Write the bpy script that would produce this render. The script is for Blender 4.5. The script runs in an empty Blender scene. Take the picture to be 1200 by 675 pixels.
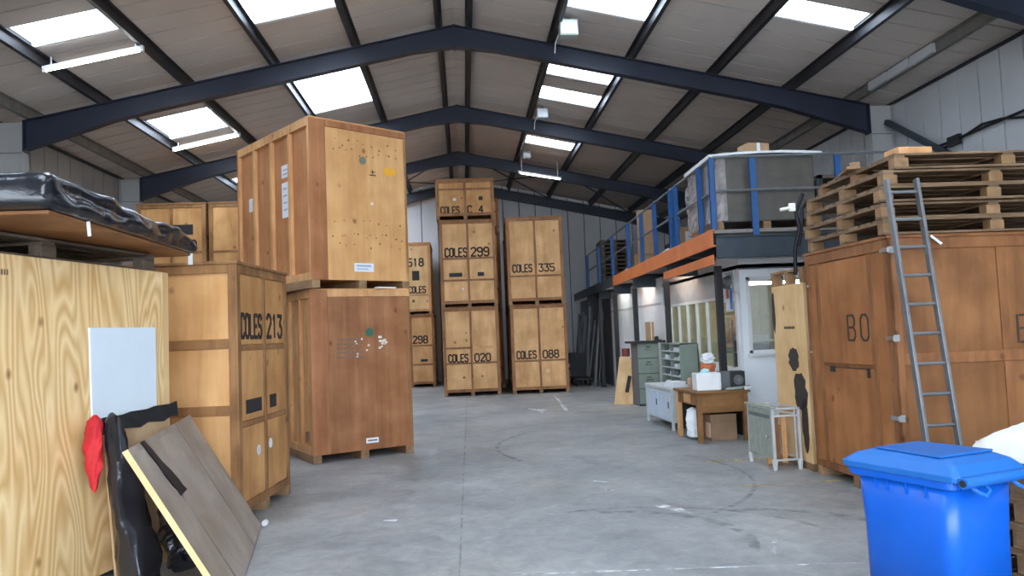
import bpy, math, random
from mathutils import Vector, Matrix
random.seed(7)
C = bpy.context.scene.collection
PI = math.pi

# ------------------------------------------------------------------ helpers
class MB:
    def __init__(s): s.v = []; s.f = []; s.mi = []
    def add(s, vs, fs, m=0):
        b = len(s.v); s.v += [tuple(v) for v in vs]
        for f in fs: s.f.append(tuple(i + b for i in f)); s.mi.append(m)
        return s
    def box(s, x0, y0, z0, x1, y1, z1, m=0):
        vs = [(x0,y0,z0),(x1,y0,z0),(x1,y1,z0),(x0,y1,z0),(x0,y0,z1),(x1,y0,z1),(x1,y1,z1),(x0,y1,z1)]
        return s.add(vs, [(0,3,2,1),(4,5,6,7),(0,1,5,4),(1,2,6,5),(2,3,7,6),(3,0,4,7)], m)
    def bar(s, a, b, w, h, m=0, up=(0,0,1)):
        a = Vector(a); b = Vector(b); d = (b-a).normalized(); u = Vector(up)
        if abs(d.dot(u)) > .95: u = Vector((0,1,0))
        r = d.cross(u).normalized(); u = r.cross(d).normalized()
        vs = []
        for p in (a, b):
            for sx, sy in ((-1,-1),(1,-1),(1,1),(-1,1)): vs.append(p + r*sx*w/2 + u*sy*h/2)
        return s.add(vs, [(3,2,1,0),(4,5,6,7),(0,1,5,4),(1,2,6,5),(2,3,7,6),(3,0,4,7)], m)
    def prism(s, pts, a, b, m=0):
        """pts: ccw 2d list mapped by a(p)->3d front, b(p)->3d back"""
        n = len(pts); vs = [a(p) for p in pts] + [b(p) for p in pts]
        fs = [tuple(range(n)), tuple(range(2*n-1, n-1, -1))]
        for i in range(n): j = (i+1) % n; fs.append((i, i+n, j+n, j))
        return s.add(vs, fs, m)
    def tube(s, pts, r, n=8, m=0, cap=True):
        pts = [Vector(p) for p in pts]; k = len(pts); vs = []; fs = []
        rr = r if isinstance(r, (list, tuple)) else [r]*k
        prev = None
        for i, p in enumerate(pts):
            d = (pts[min(i+1,k-1)] - pts[max(i-1,0)]).normalized()
            u = prev if prev is not None else (Vector((0,0,1)) if abs(d.z) < .9 else Vector((1,0,0)))
            x = d.cross(u).normalized(); u = x.cross(d).normalized(); prev = u
            for j in range(n):
                a = 2*PI*j/n; vs.append(p + (x*math.cos(a) + u*math.sin(a))*rr[i])
        for i in range(k-1):
            for j in range(n):
                q = (j+1) % n; fs.append((i*n+j, i*n+q, (i+1)*n+q, (i+1)*n+j))
        if cap: fs.append(tuple(range(n-1,-1,-1))); fs.append(tuple(range((k-1)*n, k*n)))
        return s.add(vs, fs, m)
    def grid(s, fn, nu, nv, m=0, closed=False):
        vs = [fn(i/nu, j/nv) for j in range(nv+1) for i in range(nu+1)]
        fs = [(j*(nu+1)+i, j*(nu+1)+i+1, (j+1)*(nu+1)+i+1, (j+1)*(nu+1)+i) for j in range(nv) for i in range(nu)]
        return s.add(vs, fs, m)
    def build(s, name, mat, parent=None, bevel=0, smooth=False):
        me = bpy.data.meshes.new(name); me.from_pydata(s.v, [], s.f)
        mats = mat if isinstance(mat, (list, tuple)) else [mat]
        for mm in mats: me.materials.append(mm)
        for p, i in zip(me.polygons, s.mi): p.material_index = i; p.use_smooth = smooth
        me.update()
        o = bpy.data.objects.new(name, me); C.objects.link(o)
        if parent: o.parent = parent
        if bevel:
            b = o.modifiers.new('Bevel', 'BEVEL'); b.width = bevel; b.segments = 2; b.limit_method = 'ANGLE'
        return o
def B(*a, m=0): return MB().box(*a, m=m)
def tag(o, label, cat, group=None, kind=None):
    o['label'] = label; o['category'] = cat
    if group: o['group'] = group
    if kind: o['kind'] = kind
    return o
def thing(name, label, cat, loc=(0,0,0), rz=0, group=None):
    o = bpy.data.objects.new(name, None); C.objects.link(o); o.location = loc; o.rotation_euler = (0,0,rz)
    o.empty_display_size = .1
    return tag(o, label, cat, group)
def struct(name, mb, mat, parent=None, **k):
    o = mb.build(name, mat, parent, **k); o['kind'] = 'structure'; return o
def sroot(name, loc=(0,0,0), rz=0):
    o = bpy.data.objects.new(name, None); C.objects.link(o); o.location = loc; o.rotation_euler = (0,0,rz); o['kind'] = 'structure'; return o
def dup(root, loc, rz, label, group=None):
    r = root.copy(); C.objects.link(r); r.location = loc; r.rotation_euler = (0,0,rz); r['label'] = label
    if group: r['group'] = group
    for ch in list(root.children):
        c = ch.copy(); C.objects.link(c); c.parent = r
        for g in list(ch.children):
            d = g.copy(); C.objects.link(d); d.parent = c
    return r

# ------------------------------------------------------------------ materials
def newmat(name):
    m = bpy.data.materials.new(name); m.use_nodes = True; nt = m.node_tree
    return m, nt, nt.nodes['Principled BSDF'], nt.nodes, nt.links
def sock(nt, a, b): nt.links.new(a, b)
def plain(name, col, rough=.6, metal=0, noise=.12, nscale=6, spec=.5, emit=None, es=0, bump=0):
    m, nt, p, N, L = newmat(name)
    p.inputs['Roughness'].default_value = rough; p.inputs['Metallic'].default_value = metal
    p.inputs['Specular IOR Level'].default_value = spec
    if emit:
        p.inputs['Base Color'].default_value = (*col, 1); p.inputs['Emission Color'].default_value = (*emit, 1); p.inputs['Emission Strength'].default_value = es; return m
    tc = N.new('ShaderNodeTexCoord'); nz = N.new('ShaderNodeTexNoise'); nz.inputs['Scale'].default_value = nscale; nz.inputs['Detail'].default_value = 6
    L.new(tc.outputs['Object'], nz.inputs['Vector'])
    r = N.new('ShaderNodeValToRGB'); a = 1-noise; b = 1+noise
    r.color_ramp.elements[0].position = .3; r.color_ramp.elements[1].position = .7
    r.color_ramp.elements[0].color = (col[0]*a, col[1]*a, col[2]*a, 1); r.color_ramp.elements[1].color = (min(1,col[0]*b), min(1,col[1]*b), min(1,col[2]*b), 1)
    L.new(nz.outputs['Fac'], r.inputs['Fac']); L.new(r.outputs['Color'], p.inputs['Base Color'])
    if bump:
        bp = N.new('ShaderNodeBump'); bp.inputs['Strength'].default_value = bump; bp.inputs['Distance'].default_value = .02
        L.new(nz.outputs['Fac'], bp.inputs['Height']); L.new(bp.outputs['Normal'], p.inputs['Normal'])
    return m
def wood(name, light, dark, grain=(14,14,1.2), contrast=.5, knots=True, rough=.55, stain=.35, ring=0, seedo=0., stainc=None):
    """timber: long fibres + blotches + knots; grain = scale per axis (small = along the fibre)"""
    if not name.startswith(('board_grey','seam','pallet_old')): light = (light[0], light[1]*.97, light[2]*.93); dark = (dark[0], dark[1]*.97, dark[2]*.93)
    m, nt, p, N, L = newmat(name)
    tc = N.new('ShaderNodeTexCoord'); oi = N.new('ShaderNodeObjectInfo')
    ad = N.new('ShaderNodeVectorMath'); ad.operation = 'ADD'
    sc = N.new('ShaderNodeVectorMath'); sc.operation = 'SCALE'; sc.inputs[3].default_value = 37.
    cb = N.new('ShaderNodeCombineXYZ')
    for i in range(3): L.new(oi.outputs['Random'], cb.inputs[i])
    L.new(cb.outputs[0], sc.inputs[0]); L.new(tc.outputs['Object'], ad.inputs[0]); L.new(sc.outputs[0], ad.inputs[1])
    mp = N.new('ShaderNodeMapping'); mp.inputs['Scale'].default_value = grain; mp.inputs['Location'].default_value = (seedo, seedo*1.7, 0)
    L.new(ad.outputs[0], mp.inputs['Vector'])
    n1 = N.new('ShaderNodeTexNoise'); n1.inputs['Scale'].default_value = 1; n1.inputs['Detail'].default_value = 7; n1.inputs['Roughness'].default_value = .6; n1.inputs['Distortion'].default_value = .5
    L.new(mp.outputs[0], n1.inputs['Vector'])
    fac = n1.outputs['Fac']
    if ring:
        g = N.new('ShaderNodeMapping'); g.inputs['Scale'].default_value = (grain[0]*.22, grain[1]*.22, grain[2]*.42)
        L.new(ad.outputs[0], g.inputs['Vector'])
        n0 = N.new('ShaderNodeTexNoise'); n0.inputs['Scale'].default_value = 1; n0.inputs['Detail'].default_value = 2; n0.inputs['Distortion'].default_value = .3
        L.new(g.outputs[0], n0.inputs['Vector'])
        mu = N.new('ShaderNodeMath'); mu.operation = 'MULTIPLY'; mu.inputs[1].default_value = ring; L.new(n0.outputs['Fac'], mu.inputs[0])
        pp = N.new('ShaderNodeMath'); pp.operation = 'PINGPONG'; pp.inputs[1].default_value = 1.; L.new(mu.outputs[0], pp.inputs[0])
        mxv = N.new('ShaderNodeMix'); mxv.inputs['Factor'].default_value = .55; L.new(n1.outputs['Fac'], mxv.inputs['A']); L.new(pp.outputs[0], mxv.inputs['B'])
        fac = mxv.outputs['Result']
    r = N.new('ShaderNodeValToRGB'); r.color_ramp.elements[0].position = .5-.25*contrast-.05; r.color_ramp.elements[1].position = .5+.3*contrast
    r.color_ramp.elements[0].color = (*dark, 1); r.color_ramp.elements[1].color = (*light, 1)
    L.new(fac, r.inputs['Fac']); col = r.outputs['Color']
    n2 = N.new('ShaderNodeTexNoise'); n2.inputs['Scale'].default_value = 2.2; n2.inputs['Detail'].default_value = 4; L.new(ad.outputs[0], n2.inputs['Vector'])
    r2 = N.new('ShaderNodeValToRGB'); r2.color_ramp.elements[0].position = .35; r2.color_ramp.elements[1].position = .65
    s = 1-stain; sc3 = stainc or (1, .92, .82)
    r2.color_ramp.elements[0].color = (s*sc3[0], s*sc3[1], s*sc3[2], 1); r2.color_ramp.elements[1].color = (1,1,1,1)
    L.new(n2.outputs['Fac'], r2.inputs['Fac'])
    mx = N.new('ShaderNodeMix'); mx.data_type = 'RGBA'; mx.blend_type = 'MULTIPLY'; mx.inputs['Factor'].default_value = 1
    L.new(col, mx.inputs['A']); L.new(r2.outputs['Color'], mx.inputs['B']); col = mx.outputs['Result']
    if knots:
        vm = N.new('ShaderNodeMapping'); vm.inputs['Scale'].default_value = (grain[0]*.2+.8, grain[1]*.2+.8, grain[2]*.2+1.6); L.new(ad.outputs[0], vm.inputs['Vector'])
        vo = N.new('ShaderNodeTexVoronoi'); vo.inputs['Scale'].default_value = 1.3; L.new(vm.outputs[0], vo.inputs['Vector'])
        kr = N.new('ShaderNodeValToRGB'); kr.color_ramp.elements[0].position = .03; kr.color_ramp.elements[1].position = .11
        kr.color_ramp.elements[0].color = (.32,.2,.12,1); kr.color_ramp.elements[1].color = (1,1,1,1)
        L.new(vo.outputs['Distance'], kr.inputs['Fac'])
        mk = N.new('ShaderNodeMix'); mk.data_type = 'RGBA'; mk.blend_type = 'MULTIPLY'; mk.inputs['Factor'].default_value = .8
        L.new(col, mk.inputs['A']); L.new(kr.outputs['Color'], mk.inputs['B']); col = mk.outputs['Result']
    L.new(col, p.inputs['Base Color']); p.inputs['Roughness'].default_value = rough
    p.inputs['Specular IOR Level'].default_value = .35
    bp = N.new('ShaderNodeBump'); bp.inputs['Strength'].default_value = .15; bp.inputs['Distance'].default_value = .01
    L.new(fac, bp.inputs['Height']); L.new(bp.outputs['Normal'], p.inputs['Normal'])
    return m
M = {}
M['panel_tan']   = wood('panel_tan', (.9,.57,.28), (.72,.41,.18), (5,5,.8), .6, stain=.22)
M['panel_pale_lit'] = wood('panel_pale_lit', (.93,.7,.4), (.8,.55,.27), (5,5,.8), .5, stain=.1)  # paler copy of panel_pale; nearby skylight brightness is put into the colour
M['panel_pale']  = wood('panel_pale', (.82,.6,.33), (.68,.45,.22), (5,5,.8), .5, stain=.15)
M['panel_gold']  = wood('panel_gold', (.74,.42,.17), (.54,.27,.095), (5,5,.7), .6, stain=.25)
M['frame_tan']   = wood('frame_tan', (.46,.23,.1), (.28,.13,.055), (10,10,2), .6, stain=.3)
M['frame_gold']  = wood('frame_gold', (.45,.24,.1), (.27,.13,.05), (10,10,2), .6, stain=.35)
M['panel_light'] = wood('panel_light', (.82,.5,.225), (.64,.35,.145), (6,6,.6), .6, stain=.15)
M['panel_rust']  = wood('panel_rust', (.43,.2,.09), (.27,.115,.048), (9,9,.5), .7, stain=.3, stainc=(1,.9,.75))
M['side_pink']   = wood('side_pink', (.62,.3,.135), (.44,.19,.08), (5,5,.6), .6, stain=.2)
M['post_rust']   = wood('post_rust', (.5,.225,.1), (.34,.14,.058), (8,8,.6), .6, stain=.25)
M['frame_honey'] = wood('frame_honey', (.8,.48,.23), (.6,.32,.14), (10,10,1.5), .6, stain=.2)
M['panel_brown'] = wood('panel_brown', (.46,.2,.072), (.31,.125,.042), (6,6,.5), .6, stain=.3)
M['panel_brown2']= wood('panel_brown2', (.34,.155,.058), (.23,.098,.034), (5,5,.6), .6, stain=.35)
M['frame_brown'] = wood('frame_brown', (.36,.155,.058), (.2,.085,.033), (9,9,1.5), .6, stain=.3)
M['skid']        = wood('skid', (.42,.27,.15), (.25,.15,.075), (6,1.5,6), .6, knots=False, stain=.4)
M['plywood']     = wood('plywood', (.9,.7,.4), (.68,.45,.2), (10.,10.,.9), .85, stain=.05, ring=48, rough=.6)
M['plywood_b']   = wood('plywood_b', (.8,.6,.33), (.6,.4,.2), (5,5,.8), .9, stain=.15, ring=8)
M['pallet']      = wood('pallet', (.3,.2,.12), (.15,.098,.056), (2,14,14), .6, knots=False, stain=.35)
M['pallet_block']= wood('pallet_block', (.4,.25,.13), (.24,.145,.075), (10,10,10), .6, knots=False, stain=.3)
M['pallet_old']  = wood('pallet_old', (.22,.17,.13), (.1,.075,.055), (2,14,14), .6, knots=False, stain=.4)
M['board_grey']  = wood('board_grey', (.4,.34,.29), (.29,.24,.2), (3,3,3), .6, knots=False, stain=.25, rough=.5)
M['bench_wood']  = wood('bench_wood', (.32,.165,.06), (.2,.095,.035), (2,12,12), .6, knots=False, stain=.3)
M['cardboard']   = plain('cardboard', (.42,.26,.14), .8, noise=.1)
M['cardboard_d'] = plain('cardboard_d', (.27,.17,.1), .8, noise=.15)
M['ink']         = plain('ink', (.035,.025,.02), .7, noise=.2)
M['ink_faint']   = plain('ink_faint', (.2,.12,.08), .8, noise=.2, nscale=40)
M['black_plate'] = plain('black_plate', (.018,.018,.02), .6)
M['paper']       = plain('paper', (.72,.74,.76), .7, noise=.05)
M['paper_mark']  = plain('paper_mark', (.35,.42,.52), .7, noise=.1)
M['sticker_yel'] = plain('sticker_yel', (.85,.42,.03), .5)
M['green_disc']  = plain('green_disc', (.16,.19,.12), .6)
M['teal_disc']   = plain('teal_disc', (.03,.11,.07), .6)
M['chalk']       = plain('chalk', (.75,.7,.62), .8, noise=.3, nscale=30)
M['nailrust']    = plain('nailrust', (.2,.09,.04), .8)
M['steel_navy']  = plain('steel_navy', (.022,.028,.05), .45, noise=.2, nscale=1.5)
M['purlin']      = plain('purlin', (.035,.036,.042), .45, metal=.3, noise=.25, nscale=1.5)
M['purlin_lt']   = plain('purlin_lt', (.2,.19,.175), .6, noise=.2)
M['liner']       = plain('liner', (.62,.56,.51), .65, noise=.08, nscale=.7)
M['gap_dark']    = plain('gap_dark', (.03,.028,.027), .9)
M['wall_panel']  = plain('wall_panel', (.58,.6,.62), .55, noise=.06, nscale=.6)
M['wall_panel_shaded']= plain('wall_panel_shaded', (.36,.345,.32), .6, noise=.08, nscale=.6)  # wall panels darkened: the left wall's weaker light is put into the colour
M['column_grey'] = plain('column_grey', (.42,.42,.42), .6, noise=.1, nscale=1)
M['white_paint'] = plain('white_paint', (.88,.92,.95), .5, noise=.04, nscale=1)
M['white_frame'] = plain('white_frame', (.78,.8,.8), .45, noise=.05)
M['fascia_grey'] = plain('fascia_grey', (.5,.5,.49), .6, noise=.08)
M['olive']       = plain('olive', (.42,.4,.3), .8, noise=.1)
M['orange']      = plain('orange', (.72,.2,.055), .5, noise=.12, nscale=3)
M['post_blue']   = plain('post_blue', (.012,.085,.26), .4, noise=.15)
M['rail_grey']   = plain('rail_grey', (.2,.21,.22), .4, metal=.5)
M['deck']        = plain('deck', (.24,.22,.2), .8)
M['dark_steel']  = plain('dark_steel', (.03,.045,.06), .5, noise=.2)
M['black_steel'] = plain('black_steel', (.012,.012,.016), .5)
M['cab_green']   = plain('cab_green', (.22,.27,.23), .45, noise=.08)
M['cab_dark']    = plain('cab_dark', (.11,.12,.13), .5)
M['cab_white']   = plain('cab_white', (.52,.56,.55), .5, noise=.08)
M['cab_door']    = plain('cab_door', (.55,.64,.74), .45, noise=.05)
M['cab_sage']    = plain('cab_sage', (.28,.31,.26), .5, noise=.15, nscale=14)
M['alu']         = plain('alu', (.2,.21,.22), .42, metal=.6, noise=.15)
M['chrome']      = plain('chrome', (.6,.6,.6), .25, metal=.9)
M['film_black']  = plain('film_black', (.01,.011,.015), .2, noise=.3, bump=.5, nscale=7, spec=.55)
M['film_matt'] = plain('film_matt', (.008,.008,.01), .5, spec=.25)
M['film_clear']  = plain('film_clear', (.3,.27,.26), .3, noise=.4, bump=.6, nscale=7)
M['load_dark']   = plain('load_dark', (.1,.09,.075), .35, noise=.2, bump=.2)
M['film_white']  = plain('film_white', (.85,.88,.9), .35, noise=.1, bump=.5)
M['red_cloth']   = plain('red_cloth', (.5,.01,.016), .7, noise=.3)
M['bin_blue']    = plain('bin_blue', (.001,.1,.53), .36, noise=.03)
M['bin_lid']     = plain('bin_lid', (.01,.13,.45), .42, noise=.05, nscale=8)
M['rubber']      = plain('rubber', (.012,.012,.012), .7)
M['sack_white']  = plain('sack_white', (.82,.8,.72), .7, noise=.1, bump=.3)
M['cream_board'] = plain('cream_board', (.7,.78,.84), .4, noise=.02)
M['beige']       = wood('beige', (.62,.45,.28), (.5,.34,.2), (8,8,.8), .5, knots=False, stain=.2)
M['terracotta']  = plain('terracotta', (.52,.13,.045), .6)
M['purple']      = plain('purple', (.2,.22,.42), .5)
M['skin_tan']    = plain('skin_tan', (.55,.33,.22), .7)
M['cyan_pale']   = plain('cyan_pale', (.45,.72,.75), .5)
M['poster_blue'] = plain('poster_blue', (.05,.2,.55), .5)
M['mark_yellow'] = plain('mark_yellow', (.42,.35,.16), .7, noise=.3, nscale=9)
M['mark_white']  = plain('mark_white', (.6,.62,.63), .7, noise=.25, nscale=12)
M['green_chair'] = plain('green_chair', (.02,.055,.04), .5)
M['pole_grey']   = plain('pole_grey', (.17,.17,.175), .5)
M['tube_glow']   = plain('tube_glow', (.9,.9,.9), emit=(1,1,.97), es=16)
M['office_glow'] = plain('office_glow', (.9,.9,.9), emit=(1,.97,.85), es=30)
M['switch_box']  = plain('switch_box', (.38,.44,.4), .5, noise=.06)
def glassmat(name, col, rough=.02, mix=.12):
    m, nt, p, N, L = newmat(name)
    out = N['Material Output']; t = N.new('ShaderNodeBsdfTransparent'); t.inputs[0].default_value = (*col,1)
    gl = N.new('ShaderNodeBsdfGlossy'); gl.inputs['Roughness'].default_value = rough
    mx = N.new('ShaderNodeMixShader'); mx.inputs[0].default_value = mix
    L.new(t.outputs[0], mx.inputs[1]); L.new(gl.outputs[0], mx.inputs[2]); L.new(mx.outputs[0], out.inputs[0]); return m
M['glass'] = glassmat('glass', (.9,.93,.92))
def grpmat():
    m, nt, p, N, L = newmat('skylight_sheet'); out = N['Material Output']
    t = N.new('ShaderNodeBsdfTransparent'); t.inputs[0].default_value = (.95,.97,1,1)
    d = N.new('ShaderNodeBsdfTranslucent'); d.inputs[0].default_value = (.9,.93,.95,1)
    mx = N.new('ShaderNodeMixShader'); mx.inputs[0].default_value = .25
    L.new(t.outputs[0], mx.inputs[1]); L.new(d.outputs[0], mx.inputs[2]); L.new(mx.outputs[0], out.inputs[0]); return m
M['skylight'] = grpmat()
def floormat():
    m, nt, p, N, L = newmat('concrete')
    tc = N.new('ShaderNodeTexCoord')
    def noise(sc, det=6, dist=0, rough=.55, map_=None):
        n = N.new('ShaderNodeTexNoise'); n.inputs['Scale'].default_value = sc; n.inputs['Detail'].default_value = det; n.inputs['Distortion'].default_value = dist; n.inputs['Roughness'].default_value = rough
        if map_:
            mp = N.new('ShaderNodeMapping'); mp.inputs['Scale'].default_value = map_[0]; mp.inputs['Rotation'].default_value = (0,0,map_[1]); L.new(tc.outputs['Object'], mp.inputs['Vector']); L.new(mp.outputs[0], n.inputs['Vector'])
        else: L.new(tc.outputs['Object'], n.inputs['Vector'])
        return n
    def ramp(src, a, b, ca, cb):
        r = N.new('ShaderNodeValToRGB'); r.color_ramp.elements[0].position = a; r.color_ramp.elements[1].position = b
        r.color_ramp.elements[0].color = (*ca,1); r.color_ramp.elements[1].color = (*cb,1); L.new(src, r.inputs['Fac']); return r.outputs['Color']
    def mixc(a, b, mode, f=1.):
        x = N.new('ShaderNodeMix'); x.data_type = 'RGBA'; x.blend_type = mode; x.inputs['Factor'].default_value = f; L.new(a, x.inputs['A']); L.new(b, x.inputs['B']); return x.outputs['Result']
    base = ramp(noise(.55, 5, .4).outputs['Fac'], .35, .68, (.225,.235,.24), (.36,.36,.355))
    fine = ramp(noise(5, 10, .5, .7).outputs['Fac'], .3, .7, (.68,.69,.7), (1.2,1.19,1.17))
    col = mixc(base, fine, 'MULTIPLY')
    warm = ramp(noise(.35, 3).outputs['Fac'], .5, .7, (1,1,1), (1.0,.95,.86))
    col = mixc(col, warm, 'MULTIPLY')
    for sc, rot in (((1.2,14,1), .25), ((11,1.1,1), .35), ((2,12,1), -.7)):
        sc_ = ramp(noise(1, 8, 1.2, .75, (sc, rot)).outputs['Fac'], .6, .75, (1,1,1), (1.16,1.16,1.15))
        col = mixc(col, sc_, 'MULTIPLY', .8)
        sd_ = ramp(noise(1.7, 7, .9, .7, (sc, rot+.5)).outputs['Fac'], .62, .8, (1,1,1), (.74,.74,.73))
        col = mixc(col, sd_, 'MULTIPLY', .8)
    L.new(col, p.inputs['Base Color'])
    rr = ramp(noise(2.5, 6).outputs['Fac'], .3, .7, (.38,.38,.38), (.62,.62,.62)); L.new(rr, p.inputs['Roughness'])
    bp = N.new('ShaderNodeBump'); bp.inputs['Strength'].default_value = .12; bp.inputs['Distance'].default_value = .01
    L.new(noise(9, 8).outputs['Fac'], bp.inputs['Height']); L.new(bp.outputs['Normal'], p.inputs['Normal'])
    return m
M['concrete'] = floormat()
def scuff(name, col, a):
    m, nt, p, N, L = newmat(name); out = N['Material Output']
    tc = N.new('ShaderNodeTexCoord'); n = N.new('ShaderNodeTexNoise'); n.inputs['Scale'].default_value = 7; n.inputs['Detail'].default_value = 8
    L.new(tc.outputs['Object'], n.inputs['Vector'])
    r = N.new('ShaderNodeValToRGB'); r.color_ramp.elements[0].position = .4; r.color_ramp.elements[1].position = .62
    r.color_ramp.elements[0].color = (0,0,0,1); r.color_ramp.elements[1].color = (a,a,a,1); L.new(n.outputs['Fac'], r.inputs['Fac'])
    p.inputs['Base Color'].default_value = (*col,1); p.inputs['Roughness'].default_value = .7
    t = N.new('ShaderNodeBsdfTransparent'); mx = N.new('ShaderNodeMixShader')
    L.new(r.outputs['Color'], mx.inputs[0]); L.new(t.outputs[0], mx.inputs[1]); L.new(p.outputs[0], mx.inputs[2]); L.new(mx.outputs[0], out.inputs[0]); return m
M['scuff_dark'] = scuff('scuff_dark', (.12,.12,.12), .32)
M['scuff_white'] = scuff('scuff_white', (.75,.76,.77), .85)
M['scuff_yellow'] = scuff('scuff_yellow', (.62,.48,.16), .95)

# ------------------------------------------------------------------ stencil lettering (strokes on a 4 x 6 grid, with bridges)
GL = {
 'C': [[(4,5),(3,6),(1,6),(0,5),(0,3.3)],[(0,2.7),(0,1),(1,0),(3,0),(4,1)]],
 'O': [[(1.7,6),(1,6),(0,5),(0,1),(1,0),(1.7,0)],[(2.3,0),(3,0),(4,1),(4,5),(3,6),(2.3,6)]],
 '0': [[(1.7,6),(1,6),(0,5),(0,1),(1,0),(1.7,0)],[(2.3,0),(3,0),(4,1),(4,5),(3,6),(2.3,6)]],
 'L': [[(0,6),(0,.6)],[(.6,0),(4,0)]],
 'E': [[(4,6),(.6,6)],[(0,6),(0,0)],[(.6,3),(3.2,3)],[(.6,0),(4,0)]],
 'S': [[(4,5),(3,6),(1,6),(0,5),(0,4),(1,3.1)],[(1.6,3.1),(3,3.1),(4,2),(4,1),(3,0),(1,0),(0,1)]],
 '1': [[(1,5),(2,6),(2,3.3)],[(2,2.7),(2,0)]],
 '2': [[(0,5),(1,6),(3,6),(4,5),(4,4),(2.3,2.4)],[(1.9,2),(0,0),(4,0)]],
 '3': [[(0,6),(4,6),(2,3.6)],[(2,3.3),(3,3.3),(4,2.4),(4,1),(3,0),(1,0),(0,1)]],
 '4': [[(3,2.7),(3,6),(0,2),(4,2)],[(3,1.5),(3,0)]],
 '5': [[(4,6),(0,6),(0,3.6)],[(0,3.4),(3,3.4),(4,2.6),(4,1),(3,0),(1,0),(0,1)]],
 '8': [[(1.7,6),(1,6),(.3,5.3),(.3,4),(1,3.1),(1.7,3.1)],[(2.3,3.1),(3,3.1),(3.7,4),(3.7,5.3),(3,6),(2.3,6)],[(1,3.1),(0,2.2),(0,1),(1,0),(1.7,0)],[(2.3,0),(3,0),(4,1),(4,2.2),(3,3.1)]],
 '9': [[(1.7,6),(1,6),(0,5),(0,4),(1,3),(4,3)],[(2.3,6),(3,6),(4,5),(4,3.2)],[(4,2.8),(4,1),(3,0),(1,0),(0,1)]],
 'B': [[(0,6),(0,0)],[(.6,6),(3,6),(3.8,5.2),(3.8,4),(3,3.1),(.6,3.1)],[(3,3.1),(4,2.2),(4,1),(3,0),(.6,0)]],
 'D': [[(0,6),(0,0)],[(.6,6),(2.6,6),(4,4.6),(4,1.4),(2.6,0),(.6,0)]],
 '.': [[(1.6,0),(2.4,0)]], ' ': []}
def lettering(mb, text, x, z, h, face, sw=.19, step=1.5, kx=1.):
    """face(x,z,d)->local point, d outward. glyph height h"""
    k = h/6; t = sw*h
    for ch in text:
        for st in GL[ch]:
            for a, b in zip(st, st[1:]):
                ax, az, bx, bz = x+a[0]*k*kx, z+a[1]*k, x+b[0]*k*kx, z+b[1]*k
                dx, dz = bx-ax, bz-az; l = math.hypot(dx, dz); dx /= l; dz /= l; nx, nz = -dz*t/2, dx*t/2
                e = t*.25; ax -= dx*e; az -= dz*e; bx += dx*e; bz += dz*e
                q = [(ax-nx,az-nz),(bx-nx,bz-nz),(bx+nx,bz+nz),(ax+nx,az+nz)]
                mb.prism(q, lambda p: face(p[0],p[1],.003), lambda p: face(p[0],p[1],-.001))
        x += (4*k + step*k)*kx
    return mb
def faces(w, d):
    return {'F': lambda x,z,o=0: (x, -o, z), 'L': lambda x,z,o=0: (-o, d-x, z), 'R': lambda x,z,o=0: (w+o, x, z), 'K': lambda x,z,o=0: (w-x, d+o, z)}
def fbox(mb, fc, x0, z0, x1, z1, o0, o1, m=0):
    q = [(x0,z0),(x1,z0),(x1,z1),(x0,z1)]
    return mb.prism(q, lambda p: fc(p[0],p[1],o1), lambda p: fc(p[0],p[1],o0), m)

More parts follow.
